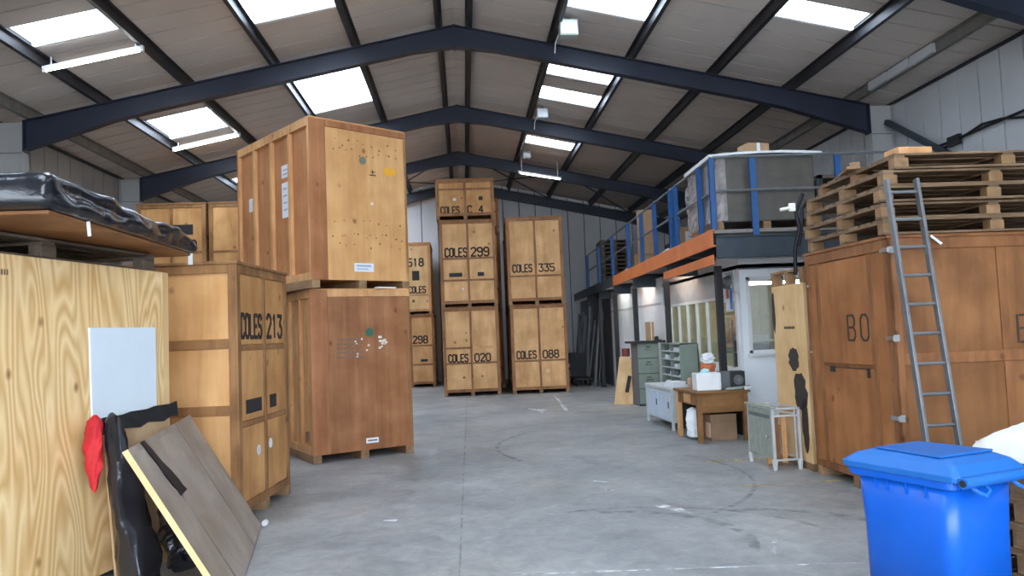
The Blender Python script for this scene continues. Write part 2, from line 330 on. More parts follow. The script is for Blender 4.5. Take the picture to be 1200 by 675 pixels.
def crate(label, loc, rz, w, d, h, front, side, pm, fm, sm=None, group=None, doors=True, post=.085, toprail=.08):
    """front: dict rails=[z], text=[(str,x,z,h)], slots=[(x0,z0,x1,z1)], discs ; side: ('h'|'v', list)"""
    t = thing('storage_crate', label, 'crate', loc, rz, group); F = faces(w, d); z0 = .1; T = .022
    sm = sm or pm
    B(T,T,z0+.02,w-T,d-T,h-.03).build('body', sm, t)
    cols = front.get('cols', [0, w/2, w])
    # frame
    fr = MB()
    for n, L_ in (('F',w),('K',w),('L',d),('R',d)):
        fc = F[n]; p = post
        if n in 'FK':
            fbox(fr, fc, 0, z0, p, h-.03, -T, 0); fbox(fr, fc, L_-p, z0, L_, h-.03, -T, 0)
            fbox(fr, fc, p, h-.03-toprail, L_-p, h-.03, -T, 0); fbox(fr, fc, p, z0, L_-p, z0+.08, -T, 0)
        else:
            fbox(fr, fc, T, z0, p, h-.03, -T, 0); fbox(fr, fc, L_-p, z0, L_-T, h-.03, -T, 0)
            fbox(fr, fc, p, h-.03-toprail, L_-p, h-.03, -T, 0); fbox(fr, fc, p, z0, L_-p, z0+.08, -T, 0)
            kind, lst = side
            for q in lst:
                if kind == 'h': fbox(fr, fc, p, q, L_-p, q+.09, -T, -.002)
                else: fbox(fr, fc, q*L_-.035, z0+.08, q*L_+.035, h-.03-toprail, -T, -.002)
    for c in cols[1:-1]: fbox(fr, F['F'], c-.028, z0+.08, c+.028, h-.03-toprail, -T, .002)
    for rl in front.get('rails', []):
        r = rl if isinstance(rl, tuple) else (rl, post, w-post)
        fbox(fr, F['F'], r[1], r[0], r[2], r[0]+.05, -T, -.003)
    fr.build('frame', fm, t, bevel=.004)
    # door leaves
    if doors:
        for a, b in zip(cols, cols[1:]):
            x0 = max(a, post)+.012 if a == 0 else a+.04; x1 = w-post-.012 if b == w else b-.04
            zs = [z0+.09] + sorted((rl if isinstance(rl,(int,float)) else rl[0]) + .055 for rl in front.get('rails', []))
            ze = [r-.06 for r in zs[1:]] + [h-.03-toprail-.01]
            dm = MB()
            for q0, q1 in zip(zs, ze): fbox(dm, F['F'], x0, q0, x1, q1, -T-.002, -.01)
            dm.build('door', pm, t, bevel=.003)
    else:
        p = front.get('in', post); fbox(MB(), F['F'], 0,0,1,1,0,1)
        fbox(MB(), F['F'], 0,0,1,1,0,1)
        dm = MB(); fbox(dm, F['F'], p, z0+.05, w-.03, h-.03-front.get('band',.08), -T-.002, -.004); dm.build('front_panel', pm, t, bevel=.003)
    B(-.012,-.012,h-.03,w+.012,d+.012,h).build('lid', fm, t, bevel=.004)
    for x in (0, w/2-.05, w-.1): B(x,-.002,0,x+.1,d,z0).build('skid', M['skid'], t, bevel=.004)
    if front.get('text'):
        for s_, x, z, hh in front['text']:
            lm = MB(); lettering(lm, s_, x, z, hh, lambda a,b,o: F['F'](a,b,o-.009), kx=.6 if s_ == 'COLES' else .84)
            lm.build('stencil_word' if s_ == 'COLES' else 'stencil_number', M['ink'], t)
    for x0, q0, x1, q1 in front.get('slots', []):
        fbox(MB(), F['F'], x0, q0, x1, q1, -.012, -.005)
        k = MB(); fbox(k, F['F'], x0, q0, x1, q1, -.012, -.006); o = k.build('hand_slot', M['black_plate'], t); o['label'] = 'black hand slot'
    if front.get('dots'):
        dm = MB()
        for x, z, r in front['dots']:
            dm.prism([(x+r*math.cos(a*PI/5), z+r*math.sin(a*PI/5)) for a in range(10)], lambda p: F['F'](p[0],p[1],-.006), lambda p: F['F'](p[0],p[1],-.012))
        dm.build('latch_plate', M['paper'] if front.get('dotm') is None else front['dotm'], t)
    return t

# ------------------------------------------------------------------ camera
cam = bpy.data.cameras.new('camera'); co = bpy.data.objects.new('camera', cam); C.objects.link(co)
PS, TH, RO = .0636, .0614, .04
fw = Vector((math.sin(PS)*math.cos(TH), math.cos(PS)*math.cos(TH), math.sin(TH)))
r0 = Vector((math.cos(PS), -math.sin(PS), 0)); u0 = r0.cross(fw)
r1 = r0*math.cos(RO) - u0*math.sin(RO); u1 = u0*math.cos(RO) + r0*math.sin(RO)
mt = Matrix((r1, u1, -fw)).transposed().to_4x4(); mt.translation = Vector((0,0,1.6)); co.matrix_world = mt
cam.sensor_width = 36; cam.lens = 27; cam.clip_end = 200; cam.clip_start = .05
bpy.context.scene.camera = co

# ------------------------------------------------------------------ building shell
XL, XR, YF, YB = -8.12, 8.25, -4.0, 28.4
RZ, RK = 7.5, .212                                     # roof underside z = RZ - RK|x|
struct('floor', B(XL-.2, YF-.2, -.15, XR+.2, YB+.2, 0), M['concrete'])
def liner(p0, p1, wdt, ztop, mat, name, nrm, gap=.012, rails=()):
    """vertical panel wall from p0 to p1 (xy); ztop(s)->z ; nrm = inward normal"""
    p0 = Vector(p0); p1 = Vector(p1); L_ = (p1-p0).length; d = (p1-p0)/L_; n = Vector(nrm)
    mb = MB(); k = int(round(L_/wdt)); w = L_/k
    mb.prism([(0,0),(L_,0),(L_,ztop(L_))] + ([(L_/2, ztop(L_/2))]) + [(0,ztop(0))],
             lambda p: (*(p0+d*p[0]-n*.03), p[1]), lambda p: (*(p0+d*p[0]-n*.2), p[1]), 1)
    for i in range(k):
        a = i*w+gap/2; b = (i+1)*w-gap/2
        mb.prism([(a,0),(b,0),(b,ztop(b)),(a,ztop(a))], lambda p: (*(p0+d*p[0]), p[1]), lambda p: (*(p0+d*p[0]-n*.035), p[1]))
    return struct(name, mb, [mat, M['gap_dark']])
rz = lambda x: RZ - RK*abs(x) + .02
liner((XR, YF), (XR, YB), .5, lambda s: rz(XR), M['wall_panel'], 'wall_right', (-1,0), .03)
liner((XL, YF), (XL, YB), .5, lambda s: rz(XL), M['wall_panel_shaded'], 'wall_left', (1,0), .03)
liner((XL, YB), (XR, YB), .6, lambda s: rz(XL+s), M['wall_panel'], 'wall_back', (0,-1), .03)
# front gable behind the camera with its wide open loading door
fw_ = MB(); OX0, OX1, OZ = -6.2, 6.2, 5.0
for x0, x1, zb in ((XL, OX0, 0), (OX0, 0, OZ), (0, OX1, OZ), (OX1, XR, 0)):
    fw_.prism([(x0,zb),(x1,zb),(x1,rz(x1)),(x0,rz(x0))], lambda p: (p[0],YF,p[1]), lambda p: (p[0],YF-.2,p[1]))
struct('wall_front', fw_, M['wall_panel'])
struct('ground', B(-60,-60,-.2,60,YF-.2,-.02), plain('apron', (.5,.5,.49), .8))
# roof: lining boards between purlins, with skylight openings
PX = [0, .27, 1.8, 3.28, 4.83, 6.3, 7.5, 8.4]
SKY = {('L',2): [(1.0,3.5),(5.5,8.0),(10.5,12.45),(14.95,17.5),(19.8,22.2),(24.5,27)], ('L',4): [(2.,3.5),(6.3,7.3),(10.93,11.65),(15.6,17.02),(19.75,20.6),(21.3,22.5),(24.5,26.5)],  # openings over the far left and nearest bays are unseen, added for light
       ('R',2): [(2.,3.5),(6.2,7.5),(11.65,12.55),(15.0,15.87),(16.65,17.5),(20.85,21.65)], ('R',4): [(1.5,3.),(6.,7.),(10.85,11.5)]}
rf = MB(); wn = 0
for sd, sg in (('L',-1),('R',1)):
    for i in range(7):
        xa, xb = PX[i]*sg, PX[i+1]*sg; cells = []; holes = SKY.get((sd,i), []); y = YF
        while y < YB-1e-6:
            y2 = min(y+.5, YB); segs = [(y,y2)]
            for h0, h1 in holes:
                ns = []
                for a, b in segs:
                    if h1 <= a or h0 >= b: ns.append((a,b)); continue
                    if h0 > a: ns.append((a,h0))
                    if h1 < b: ns.append((h1,b))
                segs = ns
            cells += [(a,b) for a, b in segs if b-a > .01]; y = y2
        def slab(a, b, t0, t1, g, m):
            for_x = [(xa, a+g), (xb, a+g), (xb, b-g), (xa, b-g)]
            vs = [(x, yy, RZ-RK*abs(x)+t0) for x, yy in for_x] + [(x, yy, RZ-RK*abs(x)+t1) for x, yy in for_x]
            rf.add(vs, [(0,3,2,1),(4,5,6,7),(0,1,5,4),(1,2,6,5),(2,3,7,6),(3,0,4,7)], m)
        for a, b in cells:
            slab(a, b, 0, .03, .017, 0); slab(a, b, .03, .09, 0, 1)
        for h0, h1 in holes:
            wn += 1
            g = MB(); vs = [(x, yy, RZ-RK*abs(x)+t) for t in (.085,.09) for x, yy in ((xa,h0),(xb,h0),(xb,h1),(xa,h1))]
            g.add(vs, [(0,3,2,1),(4,5,6,7),(0,1,5,4),(1,2,6,5),(2,3,7,6),(3,0,4,7)])
            w_ = sroot('window_%d' % wn); o = g.build('glazing_sheet', M['skylight'], w_)
            fr = MB()
            for yy in (h0, h1): fr.bar((xa, yy, RZ-RK*abs(xa)+.05), (xb, yy, RZ-RK*abs(xb)+.05), .03, .08)
            fr.build('window_frame', M['white_frame'], w_)
struct('ceiling', rf, [M['liner'], M['gap_dark']])
for sg in (-1, 1):
    for i, x in enumerate((.27, 1.8, 3.28, 4.83, 6.3, 7.5)):
        z = RZ - RK*x; m = M['purlin'] if i < 5 else M['purlin_lt']; mb = MB(); w = .06 if i < 5 else .07; hgt = .17
        X = x*sg
        mb.box(X-.006, YF, z-hgt, X+.006, YB, z); mb.box(X-w if sg>0 else X, YF, z-.012, X if sg>0 else X+w, YB, z)
        mb.box(X if sg>0 else X-w, YF, z-hgt, X+w if sg>0 else X, YB, z-hgt+.012)
        mb.box(X+w*sg-.005, YF, z-hgt, X+w*sg+.005, YB, z-hgt+.05)
        struct('roof_purlin', mb, m)
    mb = B(XR-.05, YF, 5.66, XR-.005, YB, 5.71) if sg > 0 else B(XL+.005, YF, 5.69, XL+.05, YB, 5.74)
    struct('trim_1' if sg > 0 else 'trim_2', mb, M['purlin'])
# portal frames
FY = [-.5, 4.3, 9.1, 13.87, 18.75, 23.5, 28.15]
DEP = .34
for y in FY:
    root = sroot('roof_beam'); last = y > 28
    rt = lambda x: RZ - .17 - RK*abs(x)
    for sg in (-1, 1):
        xe = -7.62 if sg < 0 else 7.76
        n = 10; web = MB(); fl = MB(); pts_b = []
        for k in range(n+1):
            x = xe*k/n; ax = abs(x); dep = DEP
            if ax > 5.9: dep += (ax-5.9)/1.8*.2
            if ax < .6: dep += (.6-ax)/.6*.07
            pts_b.append((x, rt(x)-dep))
        top = [(x, rt(x)) for x in (xe*k/n for k in range(n+1))]
        for (a, b, c_, d_) in zip(top, top[1:], pts_b, pts_b[1:]):
            web.prism([a, b, d_, c_], lambda p: (p[0], y-.006, p[1]), lambda p: (p[0], y+.006, p[1]))
            web.prism([a, b, (b[0],b[1]-.014), (a[0],a[1]-.014)], lambda p: (p[0], y-.085, p[1]), lambda p: (p[0], y+.085, p[1]))
            web.prism([(c_[0],c_[1]+.014), (d_[0],d_[1]+.014), d_, c_], lambda p: (p[0], y-.085, p[1]), lambda p: (p[0], y+.085, p[1]))
        web.prism([(xe,rt(xe)),(xe-.02*sg,rt(xe)),(xe-.02*sg,rt(xe)-DEP-.22),(xe,rt(xe)-DEP-.22)], lambda p: (p[0], y-.1, p[1]), lambda p: (p[0], y+.1, p[1]))
        web.build('rafter', M['steel_navy'], root)
        col = MB(); x0, x1 = (xe, XR-.03) if sg > 0 else (XL+.03, xe)
        zt = rt(xe)-.02
        col.box(x0, y-.1, 0, x0+.014, y+.1, zt); col.box(x1-.014, y-.1, 0, x1, y+.1, zt); col.box(x0, y-.006, 0, x1, y+.006, zt)
        col.box(x0, y-.09, zt-.55, x1, y+.09, zt-.535)
        struct('column', col, M['column_grey'], root)
    MB().box(-.012, y-.1, rt(0)-DEP-.1, .012, y+.1, rt(0)).build('apex_plate', M['steel_navy'], root)
    bz = rt(0)-DEP-.06
# roof bracing in the last bay and knee braces
br = MB()
for sg in (-1,1):
    for a, b in (((.3, 23.6), (3.3, 28.0)), ((3.3, 23.6), (.3, 28.0)), ((3.3,23.6),(6.3,28.0))):
        br.tube([(a[0]*sg, a[1], RZ-.22-RK*a[0]), (b[0]*sg, b[1], RZ-.22-RK*b[0])], .022, 6)
struct('roof_bracing', br, M['steel_navy'])
br = MB(); br.bar((8.08, 13.8, 5.33), (8.12, 11.6, 4.0), .09, .09)
struct('wall_brace', br, M['dark_steel'])
for y in (11.3, 11.95, 12.6): struct('purlin_glint', B(7.425, y, RZ-RK*7.5-.165, 7.49, y+.6, RZ-RK*7.5-.02), M['wall_panel'])  # white plates stand in for light reflecting off the eave purlin
cd = MB(); cd.tube([(8.19, 13.4, 4.54), (8.19, 12.2, 4.53), (8.19, 10.4, 4.55), (8.19, 4, 4.6)], .022, 6)
cd.tube([(8.19, 12.9, 4.42), (8.19, 12.2, 4.47), (8.19, 11.35, 4.6), (8.19, 10.9, 4.56), (8.19, 10.4, 4.44), (8.19, 4, 4.4)], .02, 6)
cd.box(8.16, 11.9, 4.44, 8.22, 12.2, 4.6)
struct('trim_3', cd, M['black_steel'])

# floor paint and scuffs
def ribbon(name, pts, w, mat, z=.002):
    mb = MB(); P = [Vector(p) for p in pts]; L_ = []
    for i, p in enumerate(P):
        d = (P[min(i+1,len(P)-1)] - P[max(i-1,0)]).normalized(); n = Vector((-d.y, d.x)); ww = w[i] if isinstance(w, list) else w
        L_.append((p+n*ww/2, p-n*ww/2))
    for a, b in zip(L_, L_[1:]): mb.add([(*a[0],z),(*a[1],z),(*b[1],z),(*b[0],z)], [(0,1,2,3)])
    return struct(name, mb, mat)
ribbon('floor_joint', [(-.11,2.5),(-.09,6.0),(-.05,12.8),(0,20.9)], .014, M['scuff_dark'])
ribbon('floor_line', [(-2.0,5.42),(.26,5.24),(1.68,5.13),(2.52,5.06),(4,4.95)], .025, M['scuff_white'])
ribbon('floor_line', [(2.72,9.16),(4.0,9.14)], .1, M['scuff_yellow'])
ribbon('floor_line', [(2.7,7.64),(3.75,7.67)], .06, M['scuff_yellow'])
ribbon('floor_line', [(2.05,16.0),(2.3,20.5)], .08, M['scuff_white'])
def arc(cx, cy, r, a0, a1, w, m, z=.003, ry=None):
    ribbon('floor_scuff', [(cx+r*math.cos(a0+(a1-a0)*k/24), cy+(ry or r)*math.sin(a0+(a1-a0)*k/24)) for k in range(25)], w, m, z)
arc(1.15, 5.9, .95, -.5, 1.6, .09, M['scuff_dark']); arc(2.2, 5.6, 1.1, -.5, 1.6, .1, M['scuff_dark'], .0032)
arc(1.3, 5.5, 1.5, .3, 1.9, .05, M['scuff_dark'], .0034); arc(.6, 8.5, 2.4, -.9, .5, .05, M['scuff_dark'], .0036)
arc(3.0, 11, 2.6, 2.4, 3.6, .06, M['scuff_dark'], .0038)
ribbon('floor_scuff', [(1.62,7.0),(1.72,6.98),(1.8,6.86),(1.9,6.6)], [.05,.12,.12,.05], M['scuff_white'], .004)
ribbon('floor_scuff', [(1.32,8.3),(1.45,8.2)], .04, M['mark_white'], .004)
ribbon('floor_scuff', [(1.33,7.95),(1.43,7.75)], .03, M['scuff_white'], .004)
ribbon('floor_scuff', [(.98+.3,16.8),(1.6,16.2),(1.5,15.6)], [.08,.3,.08], M['scuff_white'], .004)
ribbon('floor_scuff', [(-.78,7.0),(-.66,6.98)], [.02,.07], M['paper'], .004)
ribbon('floor_scuff', [(2.1,5.35),(2.25,5.7)], .03, M['scuff_white'], .004)

# ------------------------------------------------------------------ roof fittings
def strip_light(label, a, b, hang):
    a = Vector(a); b = Vector(b); t = thing('strip_light', label, 'light', a); d = b-a; dn = d.normalized()
    MB().bar((0,0,.035), tuple(d+Vector((0,0,.035))), .07, .045).build('housing', M['white_frame'], t)
    MB().tube([tuple(dn*.04), tuple(d-dn*.04)], .024, 10).build('tube', M['tube_glow'], t)
    e = MB()
    for s in (dn*.02, d-dn*.02): e.bar(tuple(s+Vector((0,0,-.03))), tuple(s+Vector((0,0,.06))), .05, .05)
    e.build('end_cap', M['white_frame'], t)
    br = MB()
    for s in (d*.08, d*.92):
        X = a.x+s.x; zc = RZ-.17-RK*abs(X); br.tube([tuple(s+Vector((0,0,.05))), (s.x, s.y, zc-a.z+.12)], .012, 6)
    br.build('hanger', M['white_frame'], t)
strip_light('long strip light beside the small skylight low on the roof slope over the plywood', (-6.3,11.95,5.93), (-4.8,11.95,6.24), 0)
strip_light('strip light below the skylight behind the first dark roof beam, over the crates', (-6.28,17.15,5.97), (-4.82,17.15,6.28), 0)
strip_light('strip light at the second roof beam, between two small bright skylights', (1.78,19.0,6.72), (3.15,19.0,6.45), 0)
strip_light('farthest lit strip light, hanging above the crate numbered 335', (1.8,23.0,6.52), (3.1,23.0,6.28), 1)
0 and strip_light('short strip light along the purlin beside the skylight nearest the white wall', (6.28,10.7,5.9), (6.33,11.6,5.9), 0)
boxp = None
for x, y, s, lab in ((1.98,12.95,.36,'pale switch box on the roof purlin in front of the first beam'), (2.05,18.1,.3,'pale switch box on the purlin just before the second beam'), (2.02,22.4,.26,'smallest pale switch box, on the purlin near the third beam')):
    t = thing('switch_box', lab, 'electrical box', (x, y, RZ-.17-RK*x-s+.17), 0, 'switch boxes along the roof')
    B(-s*.45,-s*.3,0,s*.45,s*.3,s*.8).build('body', M['switch_box'], t, bevel=.01)
    B(-s*.4,-s*.34,s*.06,s*.4,-s*.3,s*.74).build('cover', M['paper'], t, bevel=.005)
    MB().tube([(-s*.2,0,s*.8),(-s*.2,0,s+.06)], .015, 6).tube([(s*.2,0,s*.8),(s*.2,0,s+.06)], .015, 6).build('conduit', M['white_frame'], t)
    MB().tube([(-s*.45,0,s*.2),(-s*.6,.1,-.05),(-s*.62,.2,-.2)], .01, 6).build('cable', M['paper'], t)

# ------------------------------------------------------------------ crates: far stacks
G = 'stacked wooden storage crates'
w = 1.55; d = 2.14; H = 2.42
def txt(num, z, h=.2, word='COLES', x0=.15): return [(word, x0, z, h), (num, w/2+.09, z, h*1.0)]
A0 = (-.61, 21.1)
crate('light wooden crate stencilled COLES 020, on the floor under crate 299', (*A0,0), 0, w, d, H,
      dict(rails=[.86,(1.28,.085,w/2)], text=txt('020',.93), dots=[(.55,.5,.03),(1.05,.52,.025)], dotm=M['nailrust']), ('h',[.8,1.6]), M['panel_tan'], M['frame_tan'], group=G)
crate('wooden crate stencilled COLES 299 with two black slots, in the middle of its stack', (*A0,H), 0, w, d, H,
      dict(rails=[.72,1.32], text=txt('299',1.4,.23), slots=[(.24,.84,.6,.95),(1.02,.84,1.2,.95)], dots=[(.6,.5,.035)], dotm=M['chalk']), ('h',[.8,1.6]), M['panel_tan'], M['frame_tan'], group=G)
crate('half-height crate stencilled COLES C.4 on top of crate 299', (A0[0]-.06,A0[1]-.05,2*H), .0, w+.06, d, 1.14,
      dict(rails=[.82], text=[('COLES',.14,.17,.19),('C.4',w/2+.1,.17,.2)], slots=[(1.18,.52,1.3,.63)], dots=[(.52,.56,.05)], dotm=M['chalk']), ('h',[.5]), M['panel_gold'], M['frame_tan'], group=G)
B0 = (1.25, 20.95)
crate('light wooden crate stencilled COLES 088, on the floor under crate 335', (*B0,0), -.03, w, d, H,
      dict(rails=[.86], text=txt('088',.95), dots=[(.52,.6,.06),(.98,.6,.06)], dotm=M['panel_pale']), ('h',[.8,1.6]), M['panel_tan'], M['frame_tan'], group=G)
crate('light wooden crate stencilled COLES 335 on top of crate 088', (B0[0]-.02,B0[1],H), -.03, w, d, H,
      dict(rails=[.76], text=txt('335',.9,.2), dots=[]), ('h',[.8,1.6]), M['panel_tan'], M['frame_tan'], group=G)
C0 = (-2.56, 25.8)
crate('wooden crate ending in 298, on the floor under the pale 518 crate', (*C0,0), 0, w, d, H,
      dict(rails=[.72,1.35], text=[('COLES',.1,1.46,.2),('298',w-.72,1.46,.23)], slots=[(w-.48,.84,w-.25,.92)]), ('h',[.8,1.6]), M['panel_tan'], M['frame_tan'], group=G)
crate('pale yellow crate stencilled 518 over a black square slot', (C0[0]-.06,C0[1],H), 0, w, d, H,
      dict(rails=[.62], text=[('518',w-.76,1.62,.25),('COLES',w-.74,.72,.21)], slots=[(w-.62,1.14,w-.38,1.46)], dots=[(w-.6,.45,.05)], dotm=M['nailrust']), ('h',[.8,1.6]), M['panel_pale_lit'], M['frame_honey'], group=G)
for k, (lab, hh) in enumerate((('brown crate on the floor behind crate 020', H), ('brown crate behind crate 299', H), ('short brown crate behind the C.4 crate', 1.05))):
    crate(lab, (-.36, 23.72, k*H), 0, w, d, hh, dict(rails=[.6]), ('h',[.8] if hh < 2 else [.8,1.6]), M['panel_gold'], M['frame_brown'], group=G)
for k in range(2):
    crate(('brown crate on the floor behind crate 088', 'brown crate behind crate 335')[k], (1.38, 23.35, k*(H-.06)), 0, w, d, H-.06, dict(rails=[.8,1.5]), ('h',[.8,1.6]), M['panel_gold'], M['frame_brown'], group=G)
# back left pair, second tier visible above the near crates
for k in range(2):
    lv = k*H
    crate('tan crate stencilled COLES 220 with black slot, high behind the black wrapped load' if k else 'tan crate on the floor under crate 220', (-7.18,17.4,lv), 0, 1.5, d, H,
          dict(rails=[1.28,.7], text=([('COLES',.1,1.36,.19),('220',.84,1.36,.21)] if k else [('COLES',.1,1.36,.19)]), slots=[(.78,1.7,1.22,1.93)] if k else []), ('h',[.8,1.6]), M['panel_gold'], M['frame_gold'], group=G)
    crate('tan crate beside crate 220, half behind the tall plain crate' if k else 'tan crate on the floor beside the one under crate 220', (-5.62,17.42,lv), 0, 1.5, d, H,
          dict(rails=[1.28,.7], text=[]), ('h',[.8,1.6]), M['panel_gold'], M['frame_gold'], group=G)

# ------------------------------------------------------------------ crate 213
t213 = crate('knotty pine crate stencilled COLES 213 with two black slots, nearest the plywood', (-2.043,7.077,0), 1.494, 1.453, 2.14, 2.378,
      dict(rails=[.86,1.56], text=[('COLES',.11,1.68,.21),('213',.82,1.68,.22)], slots=[(.2,.97,.62,1.1),(.86,.97,1.06,1.1)], dots=[(.52,.6,.05),(.86,.62,.05)], dotm=M['paper']), ('h',[.98,1.58]), M['panel_gold'], M['frame_gold'], sm=M['panel_light'], group=G)

# ------------------------------------------------------------------ the two big crates
def big(label, loc, rz, w, d, h, pm, postm, sm, upper):
    t = thing('packing_crate', label, 'crate', loc, rz, 'large plain packing crates'); F = faces(w, d); z0 = .11; T = .05
    B(T,.013,z0,w-T,d-T,h-.02).build('body', sm, t)
    o = MB(); fbox(o, F['F'], .0, z0, .24, h-.02, -.012, .004); o.build('corner_board', postm, t, bevel=.004)
    o = MB(); fbox(o, F['F'], .242, z0, w-.0, h-.115, -.012, .0); o.build('front_panel', pm, t, bevel=.004)
    o = MB(); fbox(o, F['F'], .242, h-.11, w, h-.02, -.012, .006); o.build('top_rail', postm if upper else M['frame_honey'], t, bevel=.004)
    for n in 'LR':
        fr = MB(); fc = F[n]
        fbox(fr, fc, 0, h-.12, d-.0, h-.0, -T, .0); fbox(fr, fc, 0, z0, d, z0+.1, -T, 0)
        for q in (0, .25, .5, .75, 1): c = .035+q*(d-.07); fbox(fr, fc, c-.035, z0+.1, c+.035, h-.12, -T, -.001)
        fr.build('side_frame', M['frame_honey'], t, bevel=.004)
    o = MB(); fbox(o, F['K'], 0, z0, w, h-.02, -T, 0); o.build('back_panel', sm, t)
    B(0,0,h-.02,w,d,h).build('lid', M['frame_honey'], t, bevel=.003)
    for x in (0, w/2-.06, w-.12): B(x,.002,0,x+.12,d,z0).build('skid', M['skid'], t, bevel=.005)
    B(.12,.05,.0,w-.12,.14,.05).build('skid', M['skid'], t, bevel=.004) if False else None
    return t, F
random.seed(3)
tl, F = big('lower plain crate with reddish front and teal spot, standing on the floor', (-2.055,10.402,0), .484, 1.445, 2.14, 2.331, M['panel_rust'], M['post_rust'], M['frame_honey'], False)
ln = MB()
for k, q in enumerate((1.62,1.56,1.5,1.44,1.38)): fbox(ln, F['F'], .36, q, .36+.42*random.uniform(.75,1), q+.022, 0, .002)
ln.build('faded_print', M['ink_faint'], tl)
def disc(t, fc, x, z, r, m, name, o1=.004):
    mb = MB(); mb.prism([(x+r*math.cos(a*PI/8), z+r*math.sin(a*PI/8)) for a in range(16)], lambda p: fc(p[0],p[1],o1), lambda p: fc(p[0],p[1],-.002)); return mb.build(name, m, t)
disc(tl, F['F'], .83, 1.72, .06, M['teal_disc'], 'painted_spot')
ch = MB()
for _ in range(14): x = random.uniform(.6,1.05); z = random.uniform(1.38,1.62); fbox(ch, F['F'], x, z, x+random.uniform(.01,.035), z+random.uniform(.01,.03), 0, .002)
for _ in range(6): x = random.uniform(.95,1.05); z = random.uniform(1.55,1.65); fbox(ch, F['F'], x, z, x+.04, z+.03, 0, .002)
ch.build('chalk_marks', M['chalk'], tl)
lb = MB(); fbox(lb, F['F'], .74, .2, .92, .27, 0, .004); fbox(lb, F['F'], .76, .225, .9, .245, .004, .005, 1); lb.build('label', [M['paper'], M['ink_faint']], tl)
hb = MB(); fbox(hb, F['L'], 1.93, .28, 2.0, .42, 0, .03); hb.build('side_block', M['ink_faint'], tl)
tu, F = big('upper tall plain crate with yellow sticker and screw dots, on the reddish crate', (-1.985,10.25,2.331), .674, 1.55, 2.36, 2.315, M['panel_light'], M['post_rust'], M['side_pink'], True)
sc = MB()
for zc, n, j in ((2.02,9,.05),(1.9,11,.04),(.92,8,.05),(.72,12,.05),(.6,7,.04)):
    for k in range(n):
        x = .3+ (1.55-.4)*(k+random.uniform(.1,.9))/n; z = zc+random.uniform(-j,j); r = random.uniform(.008,.016)
        sc.prism([(x+r*math.cos(a*PI/3), z+r*math.sin(a*PI/3)) for a in range(6)], lambda p: F['F'](p[0],p[1],.0015), lambda p: F['F'](p[0],p[1],-.001))
sc.build('screw_dots', M['nailrust'], tu)
disc(tu, F['F'], .82, 1.8, .055, M['green_disc'], 'painted_spot'); disc(tu, F['F'], .95, 1.2, .022, M['chalk'], 'painted_spot')
k = MB(); fbox(k, F['F'], 1.17, 1.63, 1.36, 1.74, 0, .004); k.build('yellow_sticker', M['sticker_yel'], tu)
k = MB(); fbox(k, F['F'], .92, 1.6, 1.03, 1.615, 0, .002); fbox(k, F['F'], .97, 1.62, .985, 1.68, 0, .002); fbox(k, F['F'], .94, 1.65, 1.02, 1.66, 0, .002); k.build('arrow_stencil', M['ink'], tu)
k = MB(); fbox(k, F['F'], .64, .23, .95, .35, 0, .004); fbox(k, F['F'], .68, .3, .91, .325, .004, .005, 1); fbox(k, F['F'], .68, .26, .86, .275, .004, .005, 1); k.build('paper_label', [M['paper'], M['paper_mark']], tu)
k = MB(); fbox(k, F['L'], 1.44, 1.62, 1.66, 1.8, -.05, -.046); fbox(k, F['L'], 1.44, 1.05, 1.64, 1.55, -.05, -.046)
for q in (1.66,1.72): fbox(k, F['L'], 1.48, q, 1.62, q+.02, -.046, -.045, 1)
for q in (1.15,1.25,1.35,1.45): fbox(k, F['L'], 1.48, q, 1.6, q+.025, -.046, -.045, 1)
k.build('shipping_paper', [M['paper'], M['paper_mark']], tu); k = MB(); fbox(k, F['L'], .32, 1.3, .44, 1.5, -.05, -.046); k.build('shipping_paper', [M['paper'], M['paper_mark']], tu)
k = MB(); fbox(k, F['F'], .95, -.0, 1.25, .018, .0, .1); o = k.build('loose_paper', M['paper'], tu)

# ------------------------------------------------------------------ plywood crate and what leans on it
PD = Vector((.2395,.971,0)); PN = Vector((.971,-.2395,0)); PR = Vector((-2.40,6.41,0))
prz = math.atan2(PD.y, PD.x)                       # local x runs along the face, away from the viewer
L_ = 2.9; po = PR - PD*L_
t = thing('plywood_crate', 'large pale plywood crate with swirling grain, at the edge of the picture', 'crate', tuple(po), prz)
F = faces(L_, 1.6)
B(.0,.012,.09,L_,1.6,2.19).build('body', M['plywood_b'], t)
k = MB(); fbox(k, F['F'], 0, .05, L_-.075, 2.22, -.014, .004); k.build('front_panel', M['plywood'], t, bevel=.003)
k = MB(); fbox(k, F['F'], L_-.073, .05, L_, 2.22, -.014, .002); k.build('corner_post', M['panel_pale'], t, bevel=.004)
B(0,.014,2.19,L_,1.6,2.22).build('lid', M['plywood_b'], t, bevel=.003)
for x in (.02, L_/2, L_-.13): B(x,.02,0,x+.1,1.58,.09).build('skid', M['skid'], t)
k = MB()
for x0, x1 in ((.95,1.12),(1.2,1.31)):
    x = x0
    while x < x1: fbox(k, F['F'], x, 2.09, x+.012, 2.125, .004, .006); x += .02
k.build('stamp', M['ink_faint'], t)
def onply(s, z, o): v = PR + PD*s + PN*o; return Vector((v.x, v.y, z))
